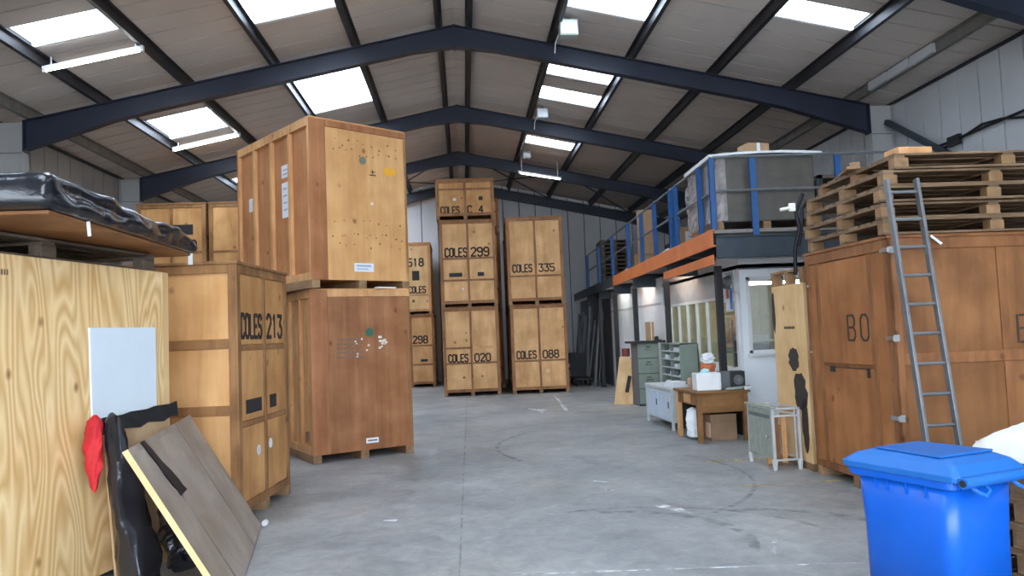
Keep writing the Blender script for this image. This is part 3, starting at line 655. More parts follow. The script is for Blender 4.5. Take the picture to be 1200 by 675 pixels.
# white board
def sheet(name, label, cat, pts, th, mat, base_part=None, bevel=.004):
    """flat board from 4 corners (bl, br, tr, tl) of its visible face, thickness backwards"""
    P = [Vector(p) for p in pts]; c = P[0]; n = (P[1]-P[0]).cross(P[3]-P[0]).normalized()
    t = thing(name, label, cat, tuple(c)); mb = MB(); Q = [p-c for p in P]
    mb.add([tuple(q) for q in Q]+[tuple(q-n*th) for q in Q], [(0,1,2,3),(7,6,5,4),(0,4,5,1),(1,5,6,2),(2,6,7,3),(3,7,4,0)])
    mb.build('panel', mat, t, bevel=bevel); return t, P, n, c
t, P, n, c = sheet('white_board', 'plain white board flat against the plywood crate, above torn black tape', 'board', [onply(-.9,1.0,.03), onply(-.2,1.0,.03), onply(-.2,1.775,.025), onply(-.92,1.77,.025)], .018, M['cream_board'])
t, P, n, c = sheet('beige_panel', 'beige panel with torn black tape along its top, leaning in front of the white board', 'board', [onply(-.84,0,.16), onply(-.1,0,.16), onply(-.1,1.165,.06), onply(-.84,1.13,.06)], .02, M['beige'])
a, b, cc, dd = [p-c for p in P]; up = (dd-a).normalized(); mb = MB(); n_ = n
rowt = [a.lerp(b, q/8) + (dd-a).lerp(cc-b, q/8) for q in range(-1,10)]
rb = [r - up*(.11+.012*((i*7)%3-1)) for i, r in enumerate(rowt)]; rt_ = [r + up*(.005*((i*5)%3)) for i, r in enumerate(rowt)]
vs = [tuple(q+n_*.003) for q in rb]+[tuple(q+n_*.003) for q in rt_]+[tuple(q+n_*.012) for q in rb]+[tuple(q+n_*.012) for q in rt_]; m_ = len(rb)
fs = []
for i in range(m_-1): fs += [(2*m_+i,2*m_+i+1,3*m_+i+1,3*m_+i),(i,m_+i,m_+i+1,i+1),(i,i+1,2*m_+i+1,2*m_+i),(m_+i,3*m_+i,3*m_+i+1,m_+i+1)]
fs += [(0,2*m_,3*m_,m_),(m_-1,2*m_-1,4*m_-1,3*m_-1)]
mb.add(vs, fs); e = mb.build('black_tape', M['film_black'], t); e['label'] = 'black tape strip'
# leaning grey slab
x, y, a_, w_, ti, ln_ = -1.85, 7.02, -.184, 2.25, .521, 1.159
e1 = Vector((math.sin(a_), math.cos(a_), 0)); e2 = Vector((-math.cos(a_)*math.sin(ti), math.sin(a_)*math.sin(ti), math.cos(ti)))
BR = Vector((x, y, .015)); BL = BR-e1*w_; TR = BR+e2*ln_; TL = BL+e2*ln_
t, P, n, c = sheet('grey_board', 'large weathered grey board leaning over black wrapped bundles, black strip stuck on it', 'board', [BL, BR, TR, TL], .035, M['board_grey'], bevel=.008)
nn = (e2.cross(e1)).normalized(); nn = nn if nn.x > 0 else -nn
def onsl(u, v, o): return tuple(TL + e1*u - e2*v + nn*o - c)
k = MB(); rs = random.Random(4); pa = []; pb = []
for i in range(11):
    v = .0+.043*i; u = .36+.44*v; wd = (.05+.0055*i)*(1+.2*rs.uniform(-1,1)); pa.append((u-wd, v)); pb.append((u+wd, v))
for i in range(10):
    q = [pa[i],pb[i],pb[i+1],pa[i+1]]
    k.prism(q, lambda p: onsl(p[0],p[1],.01), lambda p: onsl(p[0],p[1],.0005))
k.build('plastic_strip', M['film_matt'], t)
k = MB(); k.prism([(0,0),(w_,0),(w_,.045),(0,.045)], lambda p: onsl(p[0],p[1],.0012), lambda p: onsl(p[0],p[1],.0003)); k.build('edge_strip', M['board_grey'], t)
k = MB(); k.prism([(-.003,0),(.0,0),(.0,ln_),(-.003,ln_)], lambda p: onsl(p[0],p[1],.001), lambda p: onsl(p[0],p[1],-.034)); k.build('side_edge', M['panel_pale'], t)
k = MB()
SG_ = wood('seam_grey', (.3,.26,.22), (.2,.17,.14), (12,1.2,12), .6, knots=False)
for u in (.47,1.5): k = MB(); k.prism([(u,0),(u+.04,0),(u+.04,ln_),(u,ln_)], lambda p: onsl(p[0],p[1],.0015), lambda p: onsl(p[0],p[1],.0003)); k.build('seam_line', SG_, t)
cs = MB().tube([tuple(BR-c+Vector((.03,-.02,.02))), tuple(BR-c+Vector((.03,.03,.02)))], .025, 10); cs.build('corner_foot', M['paper'], t)
# crumpled bundles
def lump(mb, pts, rad, n=18, k=26, amp=.25, seed=1, squash=(1,1)):
    rs = random.Random(seed); pts = [Vector(p) for p in pts]; ph = [rs.uniform(0,6.28) for _ in range(8)]
    def at(t):
        s = t*(len(pts)-1); i = min(int(s), len(pts)-2); return pts[i].lerp(pts[i+1], s-i)
    def rd(t):
        s = t*(len(rad)-1); i = min(int(s), len(rad)-2); return rad[i]*(1-(s-i))+rad[i+1]*(s-i)
    vs = []
    ax = (pts[-1]-pts[0]).normalized(); X = ax.cross(Vector((0,1,.2))).normalized(); Y = ax.cross(X).normalized()
    for j in range(k+1):
        t = j/k; c = at(t); r = rd(t)*(1 if 0 < j < k else .3)
        for i in range(n):
            a = 2*PI*i/n
            f = 1+amp*(.5*math.sin(3*a+7*t+ph[0])+.4*math.sin(5*a-13*t+ph[1])+.5*math.sin(2*a+23*t+ph[2]))+rs.uniform(-1,1)*amp*.35
            vs.append(c + X*math.cos(a)*r*f*squash[0] + Y*math.sin(a)*r*f*squash[1])
    fs = [(j*n+i, j*n+(i+1)%n, (j+1)*n+(i+1)%n, (j+1)*n+i) for j in range(k) for i in range(n)]
    fs += [tuple(range(n-1,-1,-1)), tuple(range(k*n,(k+1)*n))]
    mb.add(vs, fs)
base = Vector((-2.06,5.15,0))
t = thing('plastic_bundle', 'crumpled black plastic bundle with red cloth, between plywood crate and grey board', 'bundle', tuple(base))
mb = MB(); top = onply(-.86,1.17,.14)-base
lump(mb, [tuple(top), (top.x*.75+.0,top.y*.75,.85), (-.2,.2,.45), (-.06,.02,.12), (0,0,.06)], [.045,.07,.1,.12,.12,.1], seed=2, amp=.22)
mb.build('black_film', M['film_black'], t, smooth=True)
mb = MB(); rt0 = onply(-.97,1.17,.1)-base
lump(mb, [tuple(rt0), tuple(rt0+Vector((.01,-.05,-.25))), tuple(rt0+Vector((.05,-.12,-.5)))], [.045,.06,.055,.012], seed=5, amp=.15, squash=(1,.7), k=14); e = mb.build('red_cloth', M['red_cloth'], t); e['label'] = 'red cloth'
t = thing('plastic_bundle', 'lower black plastic bundle on the floor underneath the grey board', 'bundle', (-1.98,5.6,0))
mb = MB(); lump(mb, [(-.28,.4,.78), (-.2,.25,.5), (-.08,.05,.25), (.0,-.1,.09)], [.05,.085,.1,.085], seed=9, amp=.3); mb.build('black_film', M['film_black'], t)

# load on the plywood crate: pallet + brown board + black wrapped slab
def pallet_parts(t, L, W, nb=7, mats=None, th=.144):
    mt_, mb_ = mats or (M['pallet'], M['pallet_block'])
    for k in range(3):
        y = k*(W-.1)/2; B(0,y,0,L,y+.1,.02).build('bottom_board', mt_, t, bevel=.002)
        for j in range(3): x = j*(L-.13)/2; B(x,y,.02,x+.13,y+.1,.1).build('block', mb_, t, bevel=.003)
    for j in range(3): x = j*(L-.1)/2; B(x,0,.1,x+.1,W,.12).build('cross_board', mt_, t, bevel=.002)
    bw = W/nb*.8
    for k in range(nb): y = k*(W-bw)/(nb-1); B(0,y,.12,L,y+bw,.14).build('top_board', mt_, t, bevel=.002)
def mkpallet(label, loc, rz, L, W, group=None, **k):
    t = thing('wooden_pallet', label, 'pallet', loc, rz, group); pallet_parts(t, L, W, **k); return t
mkpallet('dark old pallet on the plywood crate, under the black wrapped load', (*(PR-PD*2.3-PN*.05).to_2d(), 2.222), prz, 2.2, 1.2, mats=(M['pallet_old'], M['pallet_old']))
LZ = 2.372
t = thing('wrapped_load', 'flat load wrapped in shiny black plastic, overhanging the plywood crate', 'wrapped load', (-2.27,4.36,LZ), .0)
# local: x to -, y away; far end tapers
def ring(y, top, x0=0, x1=-1.5): return y, top, x0, x1
B(-1.45,.0,.0,.0,2.24,.022).build('base_board', M['bench_wood'] if False else M['panel_brown2'], t, bevel=.004)
from mathutils import noise as mn
mb = MB(); nv = 90; prof = []
def prof_at(y):
    v = max(0, min(1, (y+.03)/2.32)); hh = .215-.075*v; r = .045; x0, x1, z0, z1 = -1.5, .03, .02, .02+hh
    return [(p[0], p[1]) for p in rrect0(x0, z0, x1, z1, r)]
def rrect0(x0, y0, x1, y1, r):
    out = []
    corners = [((x1-r,y0+r),-PI/2),((x1-r,y1-r),0),((x0+r,y1-r),PI/2),((x0+r,y0+r),PI)]
    for ci, ((cx, cy_), a0) in enumerate(corners):
        for k in range(6): a = a0+PI/2*k/5; out.append((cx+r*math.cos(a), cy_+r*math.sin(a)))
        nx = corners[(ci+1)%4]; a1 = nx[1]; e = (nx[0][0]+r*math.cos(a1), nx[0][1]+r*math.sin(a1)); s0 = out[-1]; n = 4 if ci % 2 == 0 else 22
        for k in range(1, n): out.append((s0[0]+(e[0]-s0[0])*k/n, s0[1]+(e[1]-s0[1])*k/n))
    return out
vs = []
for j_ in range(nv+1):
    y = -.05+2.36*j_/nv; e = min(j_, nv-j_); shr = [.06,.02,.006][e] if e < 3 else 0
    pr = prof_at(y); n_ = len(pr)
    for x, z in pr:
        zc = .1; zz = zc+(z-zc)*(1-shr*8 if shr else 1); xx = x-shr*.6*(1 if x > -.7 else -1)
        d_ = mn.noise(Vector((x*3.2, y*2.2, z*9)))*.028 + mn.noise(Vector((x*11, y*6, z*16+5)))*.012 + abs(mn.noise(Vector((x*5+9, y*1.3, z*22))))*.016
        if z < .03: d_ = max(0, d_)*0
        vs.append((xx+(d_ if x > 0 else 0), y+(0 if e else 0), max(.023, zz+(d_ if z > .1 else d_*.3))))
fs = [(a*n_+b, a*n_+(b+1)%n_, (a+1)*n_+(b+1)%n_, (a+1)*n_+b) for a in range(nv) for b in range(n_)]
fs += [tuple(range(n_-1,-1,-1)), tuple(range(nv*n_,(nv+1)*n_))]
mb.add(vs, fs); mb.build('black_wrap', M['film_black'], t, smooth=True)
for y_, r_ in ((.42,.022),(.0,.0)):
    if r_: MB().bar((.012,y_,.02),(.02,y_,-.07),.02,.006).build('white_tag', M['paper'], t)
MB().bar((.0,2.2,.02),(.0,2.2,-.075),.035,.012).build('white_tag', M['paper'], t)

# ------------------------------------------------------------------ crate BO on the aisle's other side
bo = Vector((3.694,8.076,0)); bw_, bd, bh = 1.546, 2.14, 2.351
t = thing('storage_crate', 'reddish brown crate lettered B O carrying pallets, ladder leaning on it', 'crate', tuple(bo), -1.535, G); F = faces(bw_, bd)
B(.02,.02,.12,bw_-.02,bd-.02,bh-.03).build('body', M['panel_brown2'], t)
fr = MB()
fbox(fr, F['F'], 0,.1,.07,bh-.03,-.03,0); fbox(fr, F['F'], bw_-.09,.1,bw_,bh-.03,-.03,0)
fbox(fr, F['F'], .07,bh-.13,bw_-.09,bh-.03,-.03,0); fbox(fr, F['F'], .07,.1,bw_-.09,.16,-.03,0)
fbox(fr, F['F'], .2,.16,.26,bh-.13,-.03,-.004); fbox(fr, F['F'], bw_-.36,.16,bw_-.3,bh-.13,-.03,-.004)
fbox(fr, F['R'], 0,.1,.09,bh-.03,-.03,0); fbox(fr, F['R'], bd-.09,.1,bd,bh-.03,-.03,0); fbox(fr, F['R'], .09,bh-.13,bd-.09,bh-.03,-.03,0); fbox(fr, F['R'], .09,.1,bd-.09,.18,-.03,0)
fbox(fr, F['R'], .09,1.2,bd-.09,1.3,-.03,-.004); fbox(fr, F['R'], bd/2-.04,.18,bd/2+.04,1.2,-.03,-.006); fbox(fr, F['R'], bd/2-.04,1.3,bd/2+.04,bh-.13,-.03,-.006)
fr.build('frame', M['frame_brown'], t, bevel=.005)
k = MB(); fbox(k, F['F'], .27, .17, bw_-.37, 1.15, -.025, -.008); fbox(k, F['F'], .27, 1.19, bw_-.37, bh-.14, -.025, -.008); k.build('door', M['panel_brown'], t, bevel=.004)
k = MB(); fbox(k, F['F'], .075, .17, .195, bh-.14, -.025, -.012); k.build('side_board', M['panel_brown'], t); k = MB(); fbox(k, F['F'], bw_-.295, .17, bw_-.095, bh-.14, -.025, -.012); k.build('side_board', M['panel_brown'], t)
B(-.01,-.01,bh-.03,bw_+.01,bd+.01,bh).build('lid', M['frame_brown'], t, bevel=.004)
for x in (.02, bw_/2-.05, bw_-.12): B(x,0,0,x+.1,bd,.1).build('skid', M['skid'], t, bevel=.004)
k = MB(); lettering(k, 'B', .79, 1.42, .24, lambda a,b,o: F['F'](a,b,o-.007), sw=.09, kx=.8); k.build('lettering', M['ink'], t); k = MB(); lettering(k, 'O', 1.02, 1.42, .24, lambda a,b,o: F['F'](a,b,o-.007), sw=.09, kx=.8); k.build('lettering', M['ink'], t); k = MB()
lettering(k, 'B', 1.19, 1.36, .24, lambda a,b,o: F['R'](a,b,o-.019), sw=.08); lettering(k, 'O', 1.42, 1.36, .24, lambda a,b,o: F['R'](a,b,o-.019), sw=.08); k.build('lettering', M['ink'], t)
k = MB(); fbox(k, F['F'], .4,1.1,.5,1.16,-.01,-.003); fbox(k, F['F'], 1.08,1.07,1.13,1.16,-.01,-.003); fbox(k, F['F'], .5,1.145,1.1,1.153,-.01,-.004); k.build('latch_bar', M['black_plate'], t)
for q in (2.2,1.42,.72,):
    k = MB(); fbox(k, F['F'], bw_-.1,q,bw_+.01,q+.04,0,.015); fbox(k, F['R'], 0,q-.01,.05,q+.05,0,.012); k.build('hinge', M['chrome'], t)
k = MB(); fbox(k, F['F'], .06,1.98,.09,2.01,0,.02); fbox(k, F['F'], .03,1.28,.06,1.31,0,.02); k.build('bolt', M['chrome'], t)

k = MB(); k.bar(F['R'](.40,bh-.02,.02),F['R'](.47,bh-.1,.06),.035,.02); k.build('bracket', M['paper'], t)
# pallets on it
px0, pys = 3.72, 6.52; pz = bh+.004; base_t = None
offs = [(0,0,0),(.0,.02,.012),(-.03,-.02,-.015),(.03,.0,.01),(.13,-.02,-.01)]
labs = ['lowest pallet of the pile, lying on the reddish brown crate', 'second pallet from the bottom of the pile on the brown crate', 'middle pallet of the pile on the brown crate', 'fourth pallet up, just under the top pallet of the pile', 'top pallet of the pile on the brown crate, set back from the pile corner']
for k, (dx, dy, da) in enumerate(offs):
    if not base_t: base_t = mkpallet(labs[0], (px0+dx, pys+dy, pz), da, 2.1, 1.5, group='pallets piled on the brown crate')
    else: dup(base_t, (px0+dx, pys+dy, pz+.1445*k), da, labs[k])
ztop = pz+.1445*5
t = thing('timber_offcut', 'short orange timber offcut lying on the top pallet', 'timber', (3.93,6.56,ztop), .05)
B(0,0,0,.33,.22,.07).build('block', M['frame_honey'], t, bevel=.01)
for k, (x, y, z, l, rzz, lab) in enumerate(((3.82,7.15,ztop+.0,.9,1.3,'pale broken board on the pile beside the strap'), (3.95,7.35,ztop+.03,.85,1.15,'broken board lying crosswise over another board on the pallets'), (4.2,7.0,ztop,.7,.9,'short board lying on the top pallet behind the orange offcut'))):
    t = thing('broken_board', lab, 'board', (x,y,z), rzz, 'broken boards on the pallet pile'); B(0,-.06,0,l,.06,.028).build('plank', M['pallet'] if k else M['pallet_block'], t, bevel=.004)
    if k == 1: B(.1,-.05,.028,.22,.05,.1).build('block', M['pallet_block'], t, bevel=.005)
t = thing('ratchet_strap', 'black strap with white buckle hanging down the corner of the pallet pile', 'strap', (3.66,8.13,2.2))
MB().tube([(.0,.1,-.06),(-.01,.06,.2),(.03,.0,.45),(.0,.0,.62),(.08,-.02,.82)], .022, 8).tube([(.03,.05,.25),(.06,.0,.5),(.07,.0,.66),(.14,0,.74)], .022, 6).build('webbing', M['film_matt'], t)
B(-.1,-.08,.62,-.03,-.04,.71).build('buckle', M['sack_white'], t, bevel=.01)
MB().tube([(-.09,-.06,.66),(-.2,-.07,.64)], .018, 8).build('buckle', M['sack_white'], t)
# ladder
lt = Vector((3.705,6.40,2.82)); lb_ = Vector((3.617,5.853,.0)); 
t = thing('aluminium_ladder', 'grey aluminium ladder leaning on the pallets over the reddish brown crate', 'ladder', tuple(lb_))
D = lt-lb_; wv = Vector((.27,.0,0)); ang = D.normalized()
for s in (0,1): MB().bar(tuple(wv*s), tuple(D+wv*s), .028, .06, up=(0,1,0)).build('rail', M['alu'], t, bevel=.004)
for k in range(12):
    q = .09+.245*k/D.z*1.0
    if q < .985: p = D*q; MB().tube([tuple(p), tuple(p+wv)], .015, 8).build('rung', M['alu'], t)
for s in (0,1): MB().bar(tuple(wv*s+Vector((0,0,0))), tuple(D*.02+wv*s), .04, .08, up=(0,1,0)).build('foot', M['rubber'], t)

# pale crate with black paint beyond BO
t = thing('pale_crate', 'narrow pale plywood crate sprayed with black paint beside the brown crate', 'crate', (3.70,9.02,0), -1.56); F = faces(.83, 1.4)
B(.01,.012,.08,.82,1.4,2.05).build('body', M['plywood_b'], t)
k = MB(); fbox(k, F['F'], 0,.08,.83,2.05,-.014,0); k.build('front_panel', M['panel_pale'], t, bevel=.003)
k = MB(); fbox(k, F['F'], 0,2.19,.83,2.22,-.1,0)
for x in (0,.38,.75): fbox(k, F['F'], x,2.05,x+.08,2.19,-.1,-.002)
k.build('top_slat', M['pallet_block'], t, bevel=.003)
B(0,.0,0,.83,1.4,.08).build('skid', M['skid'], t)
k = MB(); rs = random.Random(8)
def blob(cx, cz, rx, rz_, sd):
    k = MB(); r = random.Random(sd); k.prism([(cx+rx*math.cos(a*PI/10)*(1+.18*r.uniform(-1,1)), cz+rz_*math.sin(a*PI/10)*(1+.12*r.uniform(-1,1))) for a in range(20)], lambda p: F['F'](p[0],p[1],.002), lambda p: F['F'](p[0],p[1],-.001)); k.build('black_paint', M['ink'], t)
blob(.5,1.2,.13,.14,1); blob(.62,.84,.16,.22,2); blob(.7,.5,.08,.3,3); blob(.03,1.75,.04,.25,4)
k = MB()
x = .3
while x < .58: fbox(k, F['F'], x,1.545,x+.02,1.575,0,.0015); x += .028
k.build('stamp', M['ink'], t)

# ------------------------------------------------------------------ mezzanine
MZ = 3.0; MY0, MY1 = 10.72, 27.9; mx = 3.58; mr = -.0266; ML = MY1-MY0
t = thing('mezzanine_platform', 'raised storage platform on black posts with orange edge beam above the office', 'platform', (mx, MY0, 0), mr)
XE = 8.0-mx
B(.03,.02,MZ-.06,XE-.45,ML,MZ-.01).build('deck', M['deck'], t)
for y0, y1, m in ((0,8.6,M['orange']),(8.62,ML,M['dark_steel'])):
    k = MB(); k.box(0,y0,MZ-.25,.012,y1,MZ); k.box(.012,y0,MZ-.02,.05,y1,MZ); k.box(.012,y0,MZ-.25,.05,y1,MZ-.23); k.build('edge_beam', m, t, bevel=.003)
k = MB(); k.box(.015,.1,2.5,.045,3.15,2.64); k.build('lower_beam', M['orange'], t, bevel=.003)
k = MB(); k.box(.05,0,2.58,XE-.5,.012,2.9); k.box(.05,-.04,2.88,XE-.5,.06,2.9); k.box(.05,-.04,2.58,XE-.5,.06,2.6); k.build('front_beam', M['dark_steel'], t)
k = MB(); k.box(.05,.02,2.56,XE-.5,.06,2.575); k.build('front_lip', M['rail_grey'], t)
for y in [3.1,6.2,8.8,11.4,14.0]: B(.06,y,2.55,XE-.6,y+.1,2.93).build('cross_beam', M['dark_steel'], t)
for y in [1.5,4.6,7.5,10.1,12.7]: B(.06,y,2.74,XE-.6,y+.08,2.93).build('joist', M['black_steel'], t)
k = MB()
for y in (.88,4.3,6.2,8.8,11.4,14.0): 
    px_ = .29 if y == .88 else (.3 if y == 4.3 else .03); B(px_,y,0,px_+.1,y+.1,2.54).build('post', M['black_steel'], t, bevel=.004); B(px_-.05,y-.03,0,px_+.15,y+.1,.012).build('base_plate', M['black_steel'], t)
for x in (2.2,):
    for y in (3.1,8.8,14.0): B(x,y,2.0,x+.08,y+.08,2.56)
# guard rail
gy = [.0,.62,2.1,2.45,3.75,5.0,6.5,8.7,11,13.5]
for y in gy: 
    k = MB(); k.box(.01,y,MZ,.085,y+.012,MZ+1.03); k.box(.01,y+.07,MZ,.085,y+.082,MZ+1.03); k.box(.073,y,MZ,.085,y+.08,MZ+1.03); k.build('rail_post', M['post_blue'], t)
k = MB(); k.box(.6,-.0,2.9,.69,.04,MZ+1.03); k.build('rail_post', M['post_blue'], t)
k = MB(); k.box(1.85,-.0,2.9,1.94,.04,MZ+1.03); k.build('rail_post', M['post_blue'], t)
for z in (1.04,.55):
    k = MB(); k.tube([(.06,13.6,MZ+z),(.06,.12,MZ+z),(.09,.03,MZ+z),(.16,.0,MZ+z),(2.9,.0,MZ+z)], .02, 8); k.build('hand_rail', M['rail_grey'], t)

for y0, lab in ((3.35,'added unseen strip light behind the orange edge beam, above the white cabinet'),(6.4,'added unseen strip light behind the edge beam, above the filing cabinet'),(9.0,'farthest added unseen strip light under the platform edge')):  # added lamps, out of sight, that brighten the walls under the platform
    a = (mx+.13+.0266*y0, MY0+y0, 2.85); tl_ = thing('strip_light', lab, 'light', a, mr)
    B(-.03,0,.02,.03,1.0,.07).build('housing', M['white_frame'], tl_); MB().tube([(0,.02,0),(0,.98,0)], .024, 8).build('tube', M['office_glow'], tl_); MB().box(-.02,0,-.02,.02,.02,.03).box(-.02,.98,-.02,.02,1.0,.03).build('end_cap', M['white_frame'], tl_)
# loads on the mezzanine
def box_thing(name, label, cat, loc, rz, sx, sy, sz, mat, group=None, tape=True, flaps=False):
    t = thing(name, label, cat, loc, rz, group); B(0,0,0,sx,sy,sz).build('body', mat, t, bevel=.008)
    if tape: B(sx*.42,-.002,0,sx*.58,sy+.002,sz+.003).build('tape', M['paper'] if tape == 2 else M['cardboard_d'], t)
    return t
t = thing('wrapped_crate', 'dark crate wrapped in clear film with white sheet on top, behind the blue rail', 'crate', (3.71,10.92,MZ), -.03)
for x in (0,.7,1.38): B(x,0,0,x+.12,1.3,.12).build('skid', M['pallet_block'], t, bevel=.004)
B(0,0,.12,1.5,1.3,1.1).build('body', M['load_dark'], t, bevel=.02)
B(-.01,-.01,.11,.1,1.31,.2).build('base_board', M['pallet_block'], t)
rs = random.Random(5); k = MB()
k.grid(lambda u, v: (-.02+rs.uniform(-.012,.012), 1.32-1.34*u, .14+.93*v), 16, 14)
k.grid(lambda u, v: (-.02+.2*u, -.02+rs.uniform(-.008,.008), .14+.93*v), 4, 14); k.build('clear_film', M['film_clear'], t)
k = MB(); k.grid(lambda u, v: (-.07+1.68*u, -.06+1.4*v, 1.115+.035*math.sin(u*PI)*1.0+rs.uniform(-.006,.006)), 16, 10)
k.grid(lambda u, v: (-.07+1.68*u, -.06, 1.115+.035*math.sin(u*PI)-.035*v+rs.uniform(-.004,.004)), 16, 2); k.grid(lambda u, v: (-.07, -.06+1.4*u, 1.115-.05*v), 10, 2); k.build('top_sheet', M['film_white'], t)
box_thing('cardboard_box', 'small cardboard box with white tape on the wrapped dark crate', 'box', (4.32,11.1,MZ+1.155), .15, .36,.3,.18, M['cardboard'], tape=2)
t = thing('folded_film', 'crumpled roll of clear film standing behind the wrapped dark crate', 'plastic film', (3.83,12.4,MZ)); k = MB(); lump(k, [(0,0,.09),(.02,.1,.5),(-.0,.15,.95)], [.07,.06,.08,.05], seed=3, amp=.3); k.build('film', M['film_clear'], t)
for k_, (x, y, z, sx, sy, sz, rr, lab) in enumerate(((3.92,13.5,MZ,.45,.5,.42,.1,'cardboard box with white label on the platform, behind the paired blue posts'), (4.42,14.25,MZ,.5,.6,.55,0,'larger dark cardboard box next to the labelled box on the platform'), (4.4,15.4,MZ,.55,.5,.6,0,'cardboard box on the platform beside the tall brown panel'), (4.1,17.6,MZ,.5,.5,.4,0,'low cardboard box on the platform near the slatted crate'))):
    tt = box_thing('cardboard_box', lab, 'box', (x,y,z), rr, sx, sy, sz, M['cardboard_d'] if k_ else M['cardboard'], 'cardboard boxes on the platform')
    if k_ == 0: B(.1,-.004,.1,.24,0,.34).build('paper_label', M['paper'], tt)
t = thing('upright_panel', 'tall brown cardboard panel standing on the platform beside a blue post', 'panel', (4.05,17.3,MZ), -.1); B(0,0,0,.34,.14,1.35).build('body', M['cardboard'], t, bevel=.01); B(-.004,-.004,.3,.344,.144,.34).build('tape', M['cardboard_d'], t)
t = thing('pallet_stack', 'tall dark stack of old pallets at the far end of the platform', 'pallet', (4.2,22.9,MZ-.0), -.03)
for k_ in range(11): 
    z = .125*k_; k = MB(); k.box(0,0,z,.85,1.0,z+.022); k.box(0,0,z+.09,.85,1.0,z+.112)
    for x in (0,.37,.74):
        k.box(x,.0,z+.022,x+.11,1.0,z+.09)
    k.build('pallet_layer', M['pallet_old'], t)
t = thing('wrapped_sheets', 'dark wrapped sheets standing on the platform between the blue posts', 'sheets', (5.0,12.6,MZ), .0)
for k_ in range(4): B(.12*k_,0,0,.12*k_+.09,1.6,.9-.05*k_).build('sheet', M['load_dark'] if k_ % 2 else M['cab_dark'], t, bevel=.01)
t = thing('racking_bay', 'dark storage racking with stored goods at the back of the platform', 'rack', (6.1,12.6,MZ), 0)
for x in (0,1.6):
    for y in (0,5,10): B(x,y,0,x+.08,y+.08,1.12).build('upright', M['dark_steel'], t)
for z in (.1,1.06): B(0,0,z,1.68,10.08,z+.06).build('shelf', M['pallet_old'], t)
for k_ in range(14): y = .3+.68*k_; B(.1,y,.16,.9,y+.55,.16+random.uniform(.3,.65)).build('stored_box', M['cardboard_d'] if k_ % 3 else M['load_dark'], t)
for k_, (y, lab) in enumerate(((14.3,'crumpled white paper on the platform edge near the paired blue posts'), (18.4,'crumpled white paper on the platform edge farther along'))):
    t = thing('crumpled_paper', lab, 'paper', (mx+.25+.0266*(y-MY0), y, MZ), 0, 'crumpled paper on the platform edge'); k = MB(); lump(k, [(.03,0,.07),(.06,.35,.1),(.05,.9,.07)], [.03,.06,.045,.02], seed=20+k_, amp=.35, n=10, k=14); k.build('sheet', M['paper'], t)
t = thing('green_box', 'small grey-green box on a post top behind the platform rail', 'box', (4.1,13.2,MZ)); B(0,0,0,.05,.05,.6).build('stem', M['rail_grey'], t); B(-.03,-.02,.55,.1,.08,.78).build('body', M['cab_sage'], t, bevel=.01)

# ------------------------------------------------------------------ office under the platform
OX, OY, OH = 4.3, 11.7, 2.5
fr = MB()
# front wall (facing the camera) with window opening x 4.40-5.5, z 1.17-2.42
wx0, wx1, wz0, wz1 = OX+.1, 5.6, 1.17, 2.36
for a in ((OX,0,8.1,wz0),(OX,wz0,wx0,wz1),(wx1,wz0,8.1,wz1),(OX,wz1,8.1,2.73)): fr.box(a[0],OY,a[1],a[2],OY+.1,a[3])
struct('wall_office_front', fr, M['white_paint'])
wr = sroot('window_30', (0,OY,0)); k = MB()
for a in ((wx0,wz0,wx0+.05,wz1),(wx1-.05,wz0,wx1,wz1),(wx0,wz0,wx1,wz0+.05),(wx0,wz1-.05,wx1,wz1),(wx0+.55,wz0,wx0+.59,wz1)): k.box(a[0],-.015,a[1],a[2],.06,a[3])
k.build('window_frame', M['white_frame'], wr); B(wx0,.03,wz0,wx1,.036,wz1).build('pane', M['glass'], wr)
B(wx0-.03,-.05,wz0-.04,wx1+.03,0,wz0).build('window_sill', M['white_frame'], wr)
struct('trim_30', B(OX,OY-.02,2.48,8.1,OY,2.5), M['rail_grey'])
# side wall (facing the aisle): door, glazed band, then solid white panels
sw = MB(); y1 = 16.35
sw.box(OX,12.75,0,OX+.1,y1,.95); sw.box(OX,12.75,2.1,OX+.1,y1,2.73,1); sw.box(OX,OY+.1,2.12,OX+.1,12.75,2.73,0)
for ya, yb in ((y1,18.95),(19.2,22.3)): sw.box(OX,ya,0,OX+.1,yb,2.73)
sw.box(OX,16.45,2.15,OX-.01,22.2,2.19,1) ; sw.box(OX+.02,22.3,0,OX+.1,28.3,2.73,2); sw.box(OX+.05,18.95,0,OX+.1,19.2,2.73,2)
struct('wall_office_side', sw, [M['white_paint'], M['fascia_grey'], M['cab_dark']])
wr = sroot('window_31', (OX,0,0)); k = MB()
ys = [12.78,13.4,14.0,14.6,15.2,15.8,16.32]
for y in ys: k.box(-.008,y-.035,.95,.03,y+.035,2.1)
k.box(-.01,12.75,.95,.05,y1,1.0); k.box(-.01,12.75,2.05,.05,y1,2.1); k.build('window_frame', M['white_frame'], wr)
B(.02,12.78,.98,.026,16.32,2.08).build('pane', M['glass'], wr)
dr = sroot('door_1', (OX,OY+.14,0)); k = MB()
for a in ((0,.0,0,.08,2.12),(0,.88,0,.96,2.12),(0,.0,2.02,.96,2.12),(0,.0,0,.96,.9)): k.box(-.02,a[1],a[2],.05,a[3] if a[3] != 2.12 or a[1] else .08,a[4])
k = MB(); k.box(-.02,0,0,.05,.09,2.12); k.box(-.02,.87,0,.05,.96,2.12); k.box(-.02,.09,2.0,.05,.87,2.12); k.box(-.02,.09,0,.05,.87,.95); k.build('door_frame', M['white_frame'], dr)
B(.01,.09,.95,.016,.87,2.0).build('pane', M['glass'], dr)
MB().tube([(-.05,.16,.95),(-.05,.16,1.7)], .014, 8).build('door_handle', M['cab_dark'], dr)
